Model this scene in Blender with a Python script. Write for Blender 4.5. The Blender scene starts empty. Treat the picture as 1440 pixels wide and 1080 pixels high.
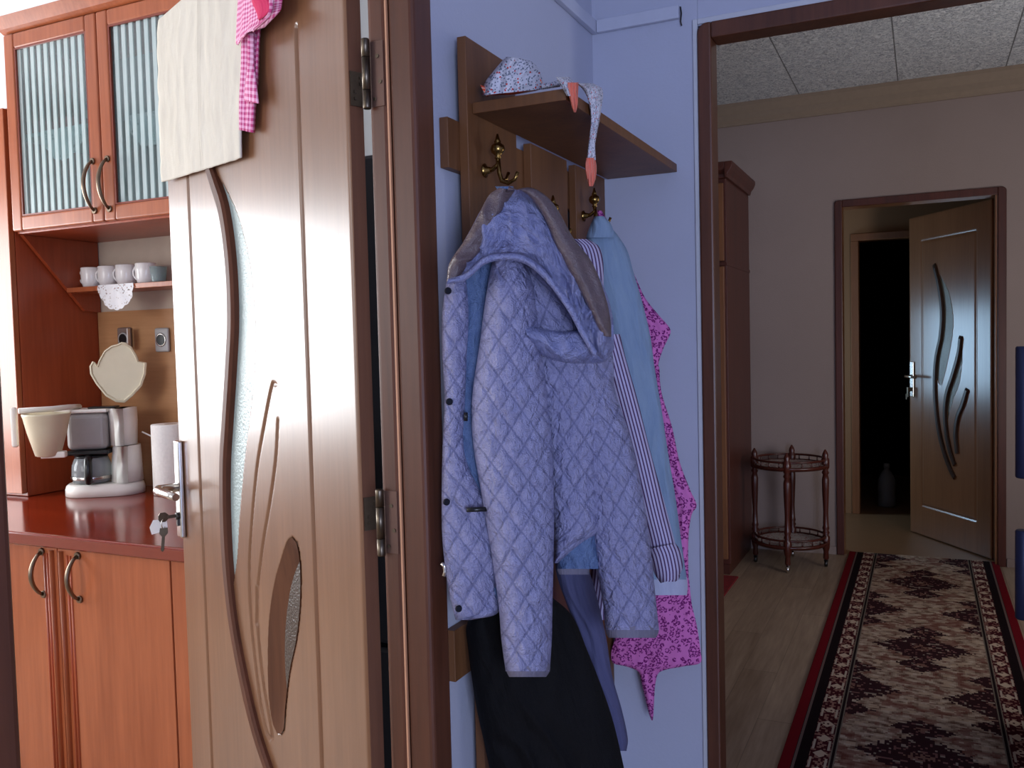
import bpy, math, random
import numpy as np
from mathutils import Vector, Matrix, noise
random.seed(7)
SC = bpy.context.scene
COL = SC.collection
PI = math.pi
# ------------------------------------------------------------------ camera geometry (pixels of the 1440x1080 frame)
F, YAW, PIT, ROL, H = 1240.0, -.43697, .0466, -.02473, 1.26

def cam_axes():
    cy, sy, cp, sp = math.cos(YAW), math.sin(YAW), math.cos(PIT), math.sin(PIT)
    f = Vector((sy*cp, cy*cp, -sp)); r = Vector((cy, -sy, 0)); u = r.cross(f)
    c, s = math.cos(ROL), math.sin(ROL)
    return c*r + s*u, -s*r + c*u, f
RV, UV_, FV = cam_axes()
EYE = Vector((0, 0, H))
def ray(px, py): return FV + RV*((px-720)/F) - UV_*((py-540)/F)
def PL(px, py, p0, n):
    d = ray(px, py); t = (Vector(p0)-EYE).dot(n)/d.dot(n)
    return EYE + d*t
def AX(px, py, x): return PL(px, py, (x, 0, 0), Vector((1, 0, 0)))
def AY(px, py, y): return PL(px, py, (0, y, 0), Vector((0, 1, 0)))
def AZ(px, py, z): return PL(px, py, (0, 0, z), Vector((0, 0, 1)))

# ------------------------------------------------------------------ objects
WM = {}
def tag(o, label=None, cat=None, group=None, kind=None):
    if label: o['label'] = label
    if cat: o['category'] = cat
    if group: o['group'] = group
    if kind: o['kind'] = kind
    return o
def empty(name, loc=(0, 0, 0), rz=0, parent=None):
    o = bpy.data.objects.new(name, None); COL.objects.link(o)
    o.location = loc; o.rotation_euler = (0, 0, rz); o.empty_display_size = .05
    m = Matrix.Translation(loc) @ Matrix.Rotation(rz, 4, 'Z')
    if parent is not None: o.parent = parent; m = WM[parent] @ m
    WM[o] = m
    return o
def copy_tree(o, parent=None):
    c = o.copy(); COL.objects.link(c); WM[c] = WM[o]
    if parent is not None: c.parent = parent
    for ch in list(o.children): copy_tree(ch, c)
    return c

class MB:
    def __init__(s): s.v = []; s.f = []; s.uv = {}; s.sm = []
    def face(s, idx, smooth=False): s.f.append(tuple(idx)); s.sm.append(smooth)
    def box(s, x0, x1, y0, y1, z0, z1):
        b = len(s.v)
        s.v += [(x, y, z) for z in (z0, z1) for y in (y0, y1) for x in (x0, x1)]
        for q in ((0, 2, 3, 1), (4, 5, 7, 6), (0, 1, 5, 4), (2, 6, 7, 3), (0, 4, 6, 2), (1, 3, 7, 5)): s.face([b+i for i in q])
        return s
    def obox(s, c, ax, ay, az):
        b = len(s.v); c = Vector(c); ax, ay, az = Vector(ax), Vector(ay), Vector(az)
        for k in (-1, 1):
            for j in (-1, 1):
                for i in (-1, 1): s.v.append(tuple(c+ax*i+ay*j+az*k))
        for q in ((0, 2, 3, 1), (4, 5, 7, 6), (0, 1, 5, 4), (2, 6, 7, 3), (0, 4, 6, 2), (1, 3, 7, 5)): s.face([b+i for i in q])
        return s
    def lathe(s, prof, c=(0, 0, 0), n=24, axis='z', smooth=True):
        b = len(s.v); m = len(prof)
        for r, h in prof:
            for i in range(n):
                a = 2*PI*i/n; p = (r*math.cos(a), r*math.sin(a), h)
                if axis == 'x': p = (h, p[0], p[1])
                if axis == 'y': p = (p[0], h, p[1])
                s.v.append((c[0]+p[0], c[1]+p[1], c[2]+p[2]))
        for k in range(m-1):
            for i in range(n):
                s.face((b+k*n+i, b+k*n+(i+1) % n, b+(k+1)*n+(i+1) % n, b+(k+1)*n+i), smooth)
        if prof[0][0] > 1e-5: s.face([b+i for i in range(n)][::-1])
        if prof[-1][0] > 1e-5: s.face([b+(m-1)*n+i for i in range(n)])
        return s
    def tube(s, pts, r, n=10, closed=False, flat=None):
        pts = [Vector(p) for p in pts]; b = len(s.v); m = len(pts)
        rr = r if isinstance(r, (list, tuple)) else [r]*m
        up = None
        for k, p in enumerate(pts):
            if closed: t = pts[(k+1) % m]-pts[k-1]
            else: t = pts[min(k+1, m-1)]-pts[max(k-1, 0)]
            t.normalize()
            if up is None: up = Vector((0, 0, 1)) if abs(t.z) < .9 else Vector((1, 0, 0))
            x = t.cross(up).normalized(); y = x.cross(t).normalized(); up = y
            for i in range(n):
                a = 2*PI*i/n
                s.v.append(tuple(p + x*math.cos(a)*rr[k] + y*math.sin(a)*rr[k]*(flat or 1)))
        for k in range(m if closed else m-1):
            for i in range(n):
                k2 = (k+1) % m
                s.face((b+k*n+i, b+k*n+(i+1) % n, b+k2*n+(i+1) % n, b+k2*n+i), True)
        if not closed:
            s.face([b+i for i in range(n)][::-1]); s.face([b+(m-1)*n+i for i in range(n)])
        return s
    def prism(s, poly, e1, e2, o, depth):
        """polygon (a,b) on axes e1,e2 at o, extruded by vector depth"""
        e1, e2, o, depth = Vector(e1), Vector(e2), Vector(o), Vector(depth); b = len(s.v); n = len(poly)
        for d in (Vector(), depth):
            for a, c in poly: s.v.append(tuple(o+e1*a+e2*c+d))
        s.face(range(b, b+n)); s.face([b+n+i for i in range(n)][::-1])
        for i in range(n): s.face((b+i, b+n+i, b+n+(i+1) % n, b+(i+1) % n))
        return s
    def grid(s, P, uv=None, smooth=True, close=None):
        """P[row][col] points"""
        b = len(s.v); m = len(P); n = len(P[0])
        for r in range(m):
            for c in range(n):
                if uv: s.uv[len(s.v)] = uv[r][c]
                s.v.append(tuple(P[r][c]))
        for r in range(m-1):
            for c in range(n-1): s.face((b+r*n+c, b+r*n+c+1, b+(r+1)*n+c+1, b+(r+1)*n+c), smooth)
        return s
    def build(s, name, mat, parent=None, world=True, bevel=0, label=None, seg=2):
        me = bpy.data.meshes.new(name)
        v = s.v
        if parent is not None and world:
            inv = WM[parent].inverted(); v = [tuple(inv @ Vector(p)) for p in v]
        me.from_pydata(v, [], s.f)
        me.polygons.foreach_set('use_smooth', s.sm)
        if s.uv:
            l = me.uv_layers.new(name='UVMap')
            for lp in me.loops: l.data[lp.index].uv = s.uv.get(lp.vertex_index, (0, 0))
        me.materials.append(mat)
        me.validate(); me.update()
        o = bpy.data.objects.new(name, me); COL.objects.link(o)
        if parent is not None: o.parent = parent; WM[o] = WM[parent].copy()
        else: WM[o] = Matrix.Identity(4)
        if bevel:
            md = o.modifiers.new('Bevel', 'BEVEL'); md.width = bevel; md.segments = seg; md.limit_method = 'ANGLE'; md.angle_limit = .7
        if label: o['label'] = label
        return o
def BX(*a): return MB().box(*a)

# ------------------------------------------------------------------ node expressions
class E:
    nt = None
    def __init__(s, k): s.k = k
    @staticmethod
    def op(o, *a):
        n = E.nt.nodes.new('ShaderNodeMath'); n.operation = o
        for i, x in enumerate(a):
            if isinstance(x, E): E.nt.links.new(x.k, n.inputs[i])
            else: n.inputs[i].default_value = x
        return E(n.outputs[0])
    def __add__(s, o): return E.op('ADD', s, o)
    def __radd__(s, o): return E.op('ADD', o, s)
    def __sub__(s, o): return E.op('SUBTRACT', s, o)
    def __rsub__(s, o): return E.op('SUBTRACT', o, s)
    def __mul__(s, o): return E.op('MULTIPLY', s, o)
    def __rmul__(s, o): return E.op('MULTIPLY', o, s)
    def __truediv__(s, o): return E.op('DIVIDE', s, o)
    def __lt__(s, o): return E.op('LESS_THAN', s, o)
    def __gt__(s, o): return E.op('GREATER_THAN', s, o)
    def abs(s): return E.op('ABSOLUTE', s)
    def fract(s): return E.op('FRACT', s)
    def floor(s): return E.op('FLOOR', s)
    def sin(s): return E.op('SINE', s)
    def max(s, o): return E.op('MAXIMUM', s, o)
    def min(s, o): return E.op('MINIMUM', s, o)
    def pow(s, o): return E.op('POWER', s, o)
def lin(c):
    out = []
    for x in c[:3]:
        x /= 255.0
        out.append(x/12.92 if x <= .04045 else ((x+.055)/1.055)**2.4)
    return tuple(out)+(1,)
def mat(name, rough=.5, metal=0, spec=.5):
    m = bpy.data.materials.new(name); m.use_nodes = True
    nt = m.node_tree; E.nt = nt; b = nt.nodes['Principled BSDF']
    b.inputs['Roughness'].default_value = rough; b.inputs['Metallic'].default_value = metal
    b.inputs['Specular IOR Level'].default_value = spec
    return m, nt, b
def coords(kind='Object'):
    n = E.nt.nodes.new('ShaderNodeTexCoord'); s = E.nt.nodes.new('ShaderNodeSeparateXYZ')
    E.nt.links.new(n.outputs[kind], s.inputs[0])
    return [E(s.outputs[i]) for i in range(3)], n.outputs[kind]
def vec(x, y, z):
    n = E.nt.nodes.new('ShaderNodeCombineXYZ')
    for i, a in enumerate((x, y, z)):
        if isinstance(a, E): E.nt.links.new(a.k, n.inputs[i])
        else: n.inputs[i].default_value = a
    return n.outputs[0]
def noi(v, scale=5, det=3, rough=.5, dist=0):
    n = E.nt.nodes.new('ShaderNodeTexNoise'); n.inputs['Scale'].default_value = scale
    n.inputs['Detail'].default_value = det; n.inputs['Roughness'].default_value = rough; n.inputs['Distortion'].default_value = dist
    if v is not None: E.nt.links.new(v, n.inputs['Vector'])
    return E(n.outputs[0])
def vor(v, scale=5, feat='F1'):
    n = E.nt.nodes.new('ShaderNodeTexVoronoi'); n.feature = feat; n.inputs['Scale'].default_value = scale
    E.nt.links.new(v, n.inputs['Vector'])
    return E(n.outputs['Distance']), n.outputs.get('Color')
def ramp(fac, stops):
    n = E.nt.nodes.new('ShaderNodeValToRGB'); E.nt.links.new(fac.k, n.inputs[0])
    el = n.color_ramp.elements
    while len(el) < len(stops): el.new(.5)
    for e, (p, c) in zip(el, stops): e.position = p; e.color = lin(c)
    return n.outputs[0]
def mix(fac, a, b):
    n = E.nt.nodes.new('ShaderNodeMix'); n.data_type = 'RGBA'
    if isinstance(fac, E): E.nt.links.new(fac.k, n.inputs[0])
    else: n.inputs[0].default_value = fac
    for i, c in ((6, a), (7, b)):
        if isinstance(c, tuple): n.inputs[i].default_value = lin(c)
        else: E.nt.links.new(c, n.inputs[i])
    return n.outputs[2]
def bump(b, h, strength=.3, dist=.01):
    n = E.nt.nodes.new('ShaderNodeBump'); n.inputs['Strength'].default_value = strength; n.inputs['Distance'].default_value = dist
    E.nt.links.new(h.k, n.inputs['Height']); E.nt.links.new(n.outputs[0], b.inputs['Normal'])
def setc(b, c):
    if isinstance(c, tuple): b.inputs['Base Color'].default_value = lin(c)
    else: E.nt.links.new(c, b.inputs['Base Color'])

def plain(name, c, rough=.5, metal=0, spec=.5, var=.0, nscale=30, bmp=0):
    m, nt, b = mat(name, rough, metal, spec)
    _, o = coords()
    n = noi(o, nscale, 3)
    d = tuple(max(0, x*(1-var)) for x in c)
    setc(b, mix(n, c, d))
    if bmp: bump(b, n, bmp, .003)
    return m
def wood(name, c1, c2, rough=.35, grain='z', fine=90, coat=0, spec=.5, bmp=.05):
    m, nt, b = mat(name, rough, 0, spec)
    (x, y, z), o = coords()
    k = {'x': (.06, 1, 1), 'y': (1, .06, 1), 'z': (1, 1, .06)}[grain]
    v = vec(x*k[0], y*k[1], z*k[2])
    n1 = noi(v, fine, 4, .6); n2 = noi(v, fine*.12, 3, .55, .6)
    n = n1*.45+n2*.55
    setc(b, ramp(n, [(.34, c2), (.66, c1)]))
    if bmp: bump(b, n1, bmp, .002)
    b.inputs['Coat Weight'].default_value = coat; b.inputs['Coat Roughness'].default_value = .22
    return m
def wall_paint(name, c, bmp=.25, scale=120):
    m, nt, b = mat(name, .85, 0, .2)
    _, o = coords()
    n = noi(o, scale, 4, .6); n2 = noi(o, 2.2, 3)
    setc(b, mix(n2, c, tuple(x*.93 for x in c)))
    bump(b, n, bmp, .003)
    return m
def glass_mat(name, c=(255, 255, 255), rough=.05, mixf=.75, tint=(225, 240, 240)):
    m, nt, b = mat(name, rough)
    setc(b, c)
    t = nt.nodes.new('ShaderNodeBsdfTransparent'); t.inputs[0].default_value = lin(tint)
    mx = nt.nodes.new('ShaderNodeMixShader'); mx.inputs[0].default_value = mixf
    nt.links.new(b.outputs[0], mx.inputs[1]); nt.links.new(t.outputs[0], mx.inputs[2])
    nt.links.new(mx.outputs[0], nt.nodes['Material Output'].inputs[0])
    return m
def alpha_out(m, keep):
    """where keep is 0 the surface is a hole"""
    nt = m.node_tree; b = nt.nodes['Principled BSDF']; E.nt = nt
    nt.links.new(keep.k, b.inputs['Alpha'])

M = {}
M['hall_wall'] = wall_paint('hall_wall', (190, 192, 210), .18)
M['far_wall'] = wall_paint('far_wall', (158, 140, 134), .3, 160)
M['kitchen_wall'] = wall_paint('kitchen_wall', (230, 234, 236))
M['dark_room'] = wall_paint('dark_room', (16, 15, 17))  # near-black colour carries the darkness of the unlit room
M['lobby_wall'] = wall_paint('lobby_wall', (164, 128, 96))
M['white_paint'] = plain('white_paint', (205, 205, 212), .6, var=.06)
M['trunk'] = plain('trunk', (196, 198, 214), .5, var=.05)
M['frame'] = wood('frame', (100, 57, 37), (74, 40, 25), .4, fine=110)
M['frame_edge'] = plain('frame_edge', (196, 140, 105), .5)
M['far_frame'] = wood('far_frame', (88, 42, 31), (64, 30, 23), .4)
M['near_leaf'] = wood('near_leaf', (128, 88, 61), (110, 73, 48), .36, fine=100, bmp=.03, coat=.5, spec=.3)
M['leaf_side'] = wood('leaf_side', (112, 70, 47), (86, 50, 33), .5)
M['moulding'] = wood('moulding', (100, 56, 36), (74, 40, 24), .6, spec=.25)
M['rim'] = wood('rim', (96, 58, 36), (74, 42, 26), .7, spec=.15)
M['far_leaf'] = wood('far_leaf', (158, 106, 70), (138, 90, 58), .3, bmp=.03, coat=.6)
M['dark_moulding'] = wood('dark_moulding', (62, 40, 30), (44, 27, 20), .4)
M['rack'] = wood('rack', (122, 78, 44), (98, 60, 33), .5, fine=110)
M['kit_front'] = wood('kit_front', (180, 100, 62), (150, 78, 46), .3, fine=80)
M['kit_side'] = wood('kit_side', (176, 82, 48), (146, 62, 34), .3, fine=80)
M['kit_back'] = wood('kit_back', (190, 140, 96), (170, 120, 78), .5, grain='x')
M['counter'] = wood('counter', (142, 46, 22), (112, 32, 14), .14, grain='x', fine=70)
M['counter_edge'] = plain('counter_edge', (138, 62, 44), .3, var=.1)
M['wardrobe'] = wood('wardrobe', (92, 46, 34), (68, 32, 24), .4)
M['wardrobe_lit_front'] = wood('wardrobe_lit_front', (140, 92, 58), (112, 70, 42), .4)  # lighter copy of the wardrobe wood, hall light painted into its near face
M['trolley'] = wood('trolley', (86, 36, 25), (58, 22, 16), .3)
M['chrome'] = plain('chrome', (205, 200, 195), .22, 1)
M['bronze'] = plain('bronze', (110, 98, 84), .38, 1, var=.25, nscale=80)
M['snap'] = plain('snap', (10, 12, 26), .7, 0, .2)
M['hinge_plate'] = plain('hinge_plate', (112, 82, 70), .45, .5, var=.15)
M['handle_metal'] = plain('handle_metal', (140, 122, 104), .35, 1, var=.15)
M['dark_metal'] = plain('dark_metal', (70, 68, 66), .4, 1)
M['brass'] = plain('brass', (150, 118, 66), .25, 1)
M['black_plastic'] = plain('black_plastic', (18, 18, 20), .3)
M['white_plastic'] = plain('white_plastic', (246, 240, 232), .35, var=.04)
M['cream_plastic'] = plain('cream_plastic', (226, 214, 186), .45, var=.04)
M['grey_plastic'] = plain('grey_plastic', (176, 172, 170), .35, var=.08)
M['paper'] = plain('paper', (252, 246, 240), .9, var=.07, nscale=120, bmp=.5)
M['porcelain'] = plain('porcelain', (240, 236, 234), .15)
M['clear_glass'] = glass_mat('clear_glass', (200, 210, 212), .04, .7)
M['carafe_glass'] = glass_mat('carafe_glass', (190, 196, 200), .03, .55)
M['frosted'] = plain('frosted', (176, 190, 186), .3, var=.15, nscale=200, bmp=.6)
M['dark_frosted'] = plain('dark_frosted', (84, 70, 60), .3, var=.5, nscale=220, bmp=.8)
M['far_frosted'] = plain('far_frosted', (150, 146, 128), .3, var=.2, nscale=200, bmp=.5)
M['blue_handle'] = plain('blue_handle', (56, 62, 98), .4, .2)
M['fridge'] = plain('fridge', (120, 122, 130), .4)
M['grey_trim'] = plain('grey_trim', (84, 84, 86), .7)
M['tag'] = plain('tag', (236, 232, 228), .8)
M['black_cloth'] = None

def cloth_mat(name, c, c2=None, rough=.75, sheen=.0, wr=.35, wscale=(60, 14), spec=.3, extra=None):
    m, nt, b = mat(name, rough, 0, spec)
    (u, v, w), o = coords('UV')
    n = noi(vec(u*wscale[0], v*wscale[1], 0), 1, 4, .6, .4)
    f = noi(vec(u, v, 0), 700, 2)
    col = mix(n, c, c2 or tuple(x*.82 for x in c))
    if extra: col = extra(u, v, col)
    setc(b, col)
    bump(b, n*.8+f*.12, wr, .02)
    b.inputs['Sheen Weight'].default_value = sheen
    return m
QU, QV = .035, .051
def quilt_lines(u, v, col, dark=(66, 70, 112), w=.05):
    w1 = (noi(vec(u, v, 3), 34, 2)-.5)*.22
    a = u*(1/QU)+v*(1/QV)+w1; c = u*(1/QU)-v*(1/QV)-w1
    da = (a.fract()-.5).abs(); dc = (c.fract()-.5).abs()     # .5 on the seam
    line = (da.max(dc) > (.5-w))
    return mix(line*.38, col, dark)
M['jacket'] = cloth_mat('jacket', (176, 172, 204), (128, 130, 172), .36, wr=1.0, wscale=(90, 60), spec=.5, extra=quilt_lines)
M['jacket_plain'] = cloth_mat('jacket_plain', (172, 172, 206), (96, 104, 156), .34, wr=1.0, wscale=(52, 46), spec=.5)  # wide tone range puts shade of the hood creases into the colour
M['jacket_blue'] = cloth_mat('jacket_blue', (118, 140, 176), (66, 88, 134), .4, wr=1.0, wscale=(50, 30), spec=.5)
M['jacket_cuff'] = cloth_mat('jacket_cuff', (128, 122, 138), (104, 100, 118), .8, wr=.3, wscale=(200, 20))
M['jacket_satin'] = cloth_mat('jacket_satin', (112, 92, 90), (70, 58, 66), .3, wr=.5, wscale=(30, 30), spec=.6)
M['black_cloth'] = cloth_mat('black_cloth', (13, 11, 13), (7, 6, 8), .8, wr=.45, wscale=(40, 7), spec=.2)
M['grey_pants'] = cloth_mat('grey_pants', (92, 92, 126), (70, 70, 104), .85, wr=.4, wscale=(90, 10))
M['robe'] = cloth_mat('robe', (150, 170, 192), (116, 138, 170), .85, wr=.45, wscale=(60, 9))
M['white_hem'] = cloth_mat('white_hem', (196, 198, 220), (170, 172, 200), .8)
def stripes(u, v, col):
    s = (u*150).fract()
    return mix(s < .42, col, (84, 58, 96))
M['striped'] = cloth_mat('striped', (196, 188, 216), (172, 164, 198), .8, wr=.25, wscale=(40, 12), extra=stripes)
def leopard(u, v, col):
    d, _ = vor(vec(u*1.0, v*1.0, 0), 95)
    n = noi(vec(u, v, 0), 240, 2)
    ring = ((d - .40).abs() < .15)*(n > .46)
    return mix(ring, col, (120, 22, 104))
M['leopard'] = cloth_mat('leopard', (226, 128, 196), (210, 108, 180), .8, wr=.2, wscale=(40, 20), extra=leopard)
def scarfprint(u, v, col):
    d, _ = vor(vec(u, v, 0), 230); d2, _ = vor(vec(u+.37, v+.2, 0), 120)
    c = mix(d < .36, col, (118, 124, 138))
    return mix(d2 < .2, c, (206, 60, 56))
M['scarf'] = cloth_mat('scarf', (226, 222, 228), (198, 196, 208), .8, wr=.4, wscale=(40, 40), extra=scarfprint)
def orange_str(u, v, col):
    return mix((u*160).fract() < .4, col, (236, 170, 150))
M['scarf_border'] = cloth_mat('scarf_border', (240, 92, 56), (214, 70, 44), .8, wr=.4, wscale=(40, 20), extra=orange_str)
def pintuck(u, v, col):
    s = ((u*1.0-.012).abs() < .0012)+((u-.018).abs() < .0008)+((u-.024).abs() < .0008)
    return mix(s*.5, col, (160, 150, 136))
M['towel'] = cloth_mat('towel', (216, 209, 196), (200, 191, 176), .9, wr=.35, wscale=(22, 10), extra=pintuck)
def gingham(u, v, col):
    a = (u*105).fract() < .5; c = (v*105).fract() < .5
    return mix((a+c)*.5, (244, 190, 216), (196, 70, 128))
M['gingham'] = cloth_mat('gingham', (230, 150, 190), None, .85, wr=.25, wscale=(30, 10), extra=gingham)
M['hot_pink'] = cloth_mat('hot_pink', (214, 40, 96), (190, 30, 84), .8)

def lace_mat(name):
    m, nt, b = mat(name, .85)
    (u, v, w), o = coords('UV')
    d, _ = vor(vec(u, v, 0), 150)
    r = noi(vec(u, v, 0), 45, 1)
    setc(b, (238, 236, 238))
    hole = (d < .3)*(r > .5)
    alpha_out(m, 1.0-hole)
    return m
M['lace'] = lace_mat('lace')

def striped_glass():
    m, nt, b = mat('striped_glass', .25)
    (x, y, z), o = coords()
    s = ((x*(1/.0305)).fract() < .5)
    n = noi(o, 14, 2)
    setc(b, mix(n, (236, 246, 244), (206, 226, 226)))
    t = nt.nodes.new('ShaderNodeBsdfTransparent'); t.inputs[0].default_value = lin((214, 226, 226))
    g = nt.nodes.new('ShaderNodeBsdfGlossy'); g.inputs[1].default_value = .08
    mg = nt.nodes.new('ShaderNodeMixShader'); mg.inputs[0].default_value = .10
    nt.links.new(t.outputs[0], mg.inputs[1]); nt.links.new(g.outputs[0], mg.inputs[2])
    mx = nt.nodes.new('ShaderNodeMixShader')
    fac = s*.52+.05
    nt.links.new(fac.k, mx.inputs[0]); nt.links.new(mg.outputs[0], mx.inputs[1]); nt.links.new(b.outputs[0], mx.inputs[2])
    nt.links.new(mx.outputs[0], nt.nodes['Material Output'].inputs[0])
    return m
M['striped_glass'] = striped_glass()
M['cab_inside'] = plain('cab_inside', (150, 176, 180), .7)

def laminate():
    m, nt, b = mat('laminate', .38)
    (x, y, z), o = coords()
    row = (x*(1/.125)).floor()
    yy = y+row*.43
    pl = (yy*(1/1.2)).floor()
    tone = noi(vec(row*3.7, pl*5.3, 0), 1.7, 0)
    g = noi(vec(x*1.0, yy*.07, row*2.1), 70, 4, .6); g2 = noi(vec(x, yy*.1, row*3.3), 9, 3, .55, .7)
    n = g*.35+g2*.4+tone*.35
    c = ramp(n, [(.36, (118, 94, 74)), (.7, (176, 152, 128))])
    seam = ((x*(1/.125)).fract() < .018)+((yy*(1/1.2)).fract() < .003)
    setc(b, mix(seam*.5, c, (70, 54, 42)))
    return m
M['laminate'] = laminate()
M['lobby_floor'] = plain('lobby_floor', (140, 102, 70), .4, var=.12, nscale=6)
M['kitchen_floor'] = plain('kitchen_floor', (170, 150, 130), .5)

def runner():
    m, nt, b = mat('runner', .95, 0, .1)
    (x, y, z), o = coords()
    xc = x+.011                                       # centre of the field
    sx = (xc*150).floor()*(1/150); sy = (y*100).floor()*(1/100)
    jit = noi(vec(sx, sy, 0), 60, 2)
    jit2 = noi(vec(sx, sy*1.7, 1), 26, 3)
    # two sets of lozenges: centred ones every metre, half ones at the sides in between
    def loz(cx, oy, hw, hh):
        dx = ((sx-cx).abs())*(1/hw)
        dy = (((sy-oy).fract()-.5).abs())*(1/hh)
        return dx+dy+(jit-.5)*.9
    d1 = loz(0.0, .30, .178, .165); d2 = loz(-.235, .80, .165, .150).min(loz(.235, .80, .165, .150))
    d3 = loz(0.0, .10, .092, .082).min(loz(0.0, .50, .092, .082)).min(loz(-.235, .60, .09, .075).min(loz(.235, .60, .09, .075))).min(loz(-.235, .0, .09, .075).min(loz(.235, .0, .09, .075)))
    d = d1.min(d2).min(d3)
    field = mix((jit2-.36)*4.0, (104, 74, 60), (186, 164, 144))
    spots, _ = vor(vec(sx, sy*1.3, 0), 17)
    field = mix((spots < .30)*.7, field, (186, 160, 136))
    field = mix((spots > .62)*.6, field, (110, 52, 44))
    dark = mix((jit > .60), (52, 26, 30), (124, 84, 80))
    core = mix((jit > .48), (52, 22, 26), (128, 92, 80))
    c = mix(d < 1.0, field, dark)
    c = mix((d < .3), c, core)
    c = mix((jit2 > .63)*.5, c, (196, 178, 160))
    a = xc.abs()                                       # borders
    by = (y*9.0).fract()
    motif = ((by-.5).abs()*.05+(a-.272).abs()*.55)
    orn = noi(vec(sx, sy, 2), 90, 2)
    bord = mix((orn > .54), (66, 16, 24), (150, 108, 96))
    bord = mix((motif < .012)*(orn > .4), bord, (196, 172, 150))
    dash = ((y*8.0).fract() < .55)*(((a-.252).abs() < .0035)+((a-.296).abs() < .0035))
    bord = mix(dash, bord, (186, 168, 150))
    c = mix(a > .228, c, (120, 108, 96))               # pale double guard line
    c = mix(((a-.236).abs() < .004), c, (30, 16, 18))
    c = mix(a > .244, c, bord)
    c = mix(a > .302, c, (24, 11, 15))
    c = mix((a-.338).abs() < .004, c, (110, 90, 84))
    c = mix(a > .344, c, (112, 10, 24))
    setc(b, c)
    f = noi(o, 500, 2)
    bump(b, f, .5, .004)
    return m
M['runner'] = runner()
M['red_rug'] = plain('red_rug', (150, 22, 28), .95, var=.4, nscale=60)

def ceiling_tiles():
    m, nt, b = mat('ceiling_tiles', .9, 0, .2)
    (x, y, z), o = coords()
    d, _ = vor(vec(x, y, 0), 34)
    n = noi(o, 60, 5, .7, 1.5)
    sx = (((x+.63)*(1/.51)).fract()-.5).abs()           # .5 on seams
    g = ((n-.5)*7.0+.62).max(0.0).min(1.0)
    setc(b, mix((sx > .494), mix(g, (176, 178, 186), (255, 255, 255)), (130, 130, 130)))
    bump(b, n*.8+d*.4, 1.0, .02)
    return m
M['ceiling_tiles'] = ceiling_tiles()
M['cornice'] = plain('cornice', (150, 130, 112), .8, var=.1)
M['hall_ceiling'] = plain('hall_ceiling', (190, 190, 200), .9)
# ------------------------------------------------------------------ room shell
def struct(name, mb, m, parent=None, bevel=0, label=None):
    o = mb.build(name, m, parent, bevel=bevel)
    if parent is None: o['kind'] = 'structure'
    return o
XA, YB, YF = -.70, 1.99, 5.33
struct('wall_left', BX(XA-.035, XA, 1.125, YB+.05, 0, 2.5).box(XA-.035, XA, -2.0, .42, 0, 2.5).box(XA-.035, XA, .42, 1.125, 2.05, 2.5), M['hall_wall'])
struct('wall_back', BX(XA, -.4525, YB, YB+.05, 0, 2.5).box(.446, 1.6, YB, YB+.05, 0, 2.5).box(-.452, .446, YB, YB+.05, 1.953, 2.5), M['hall_wall'])
struct('wall_right', BX(1.6, 1.65, -2, YB+.05, 0, 2.5), M['hall_wall'])
struct('wall_behind', BX(XA-.035, 1.65, -2.05, -2, 0, 2.5), M['hall_wall'])
struct('ceiling', BX(XA-.035, 1.65, -2.05, YB+.05, 2.5, 2.55), M['hall_ceiling'])
struct('floor', BX(-1.65, 1.65, YB, YF+.02, -.05, 0).box(XA-.035, 1.65, -2.05, YB, -.05, 0), M['laminate'])
# kitchen shell
KB = 2.24
struct('wall_kitchen_back', BX(-4.35, XA-.035, KB, KB+.05, 0, 2.6), M['kitchen_wall'])
struct('wall_kitchen_left', BX(-4.35, -4.3, -1.2, .2, 0, 2.6).box(-4.35, -4.3, 2.1, KB, 0, 2.6).box(-4.35, -4.3, .2, 2.1, 0, .8).box(-4.35, -4.3, .2, 2.1, 2.0, 2.6), M['kitchen_wall'])
struct('wall_kitchen_front', BX(-4.35, XA-.035, -1.25, -1.2, 0, 2.6), M['kitchen_wall'])
struct('ceiling_kitchen', BX(-4.35, XA-.035, -1.25, KB+.05, 2.6, 2.65), M['white_paint'])
struct('floor_kitchen', BX(-4.35, XA-.035, -1.25, KB+.05, -.05, 0), M['kitchen_floor'])
w = BX(-4.34, -4.29, .2, .25, .8, 2.0).box(-4.34, -4.29, 2.05, 2.1, .8, 2.0).box(-4.34, -4.29, .25, 2.05, .8, .85).box(-4.34, -4.29, .25, 2.05, 1.95, 2.0).box(-4.33, -4.295, 1.13, 1.17, .85, 1.95)
struct('window_1', w, M['white_paint'])
# far room shell
struct('wall_far', BX(-1.65, -.452, YF, YF+.13, 0, 2.7).box(.388, 1.65, YF, YF+.13, 0, 2.7).box(-.452, .388, YF, YF+.13, 2.010, 2.7), M['far_wall'])
struct('wall_far_left', BX(-1.65, -1.6, YB+.05, YF, 0, 2.7), M['far_wall'])
struct('wall_far_right', BX(1.6, 1.65, YB+.05, YF, 0, 2.7), M['far_wall'])
struct('ceiling_far', BX(-1.65, 1.65, YB+.05, YF+.02, 2.62, 2.7), M['ceiling_tiles'])
cv = [(0, 2.50), (-.012, 2.50), (-.014, 2.512), (-.03, 2.53), (-.035, 2.56), (-.06, 2.60), (-.062, 2.62), (0, 2.62)]
struct('trim_2', MB().prism([(YF+a, z) for a, z in cv], (0, 1, 0), (0, 0, 1), (-1.6, 0, 0), (3.2, 0, 0)), M['cornice'])
struct('baseboard_far', BX(-1.6, -.456, YF-.012, YF, 0, .045).box(.402, 1.6, YF-.012, YF, 0, .045), M['far_wall'])
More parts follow.
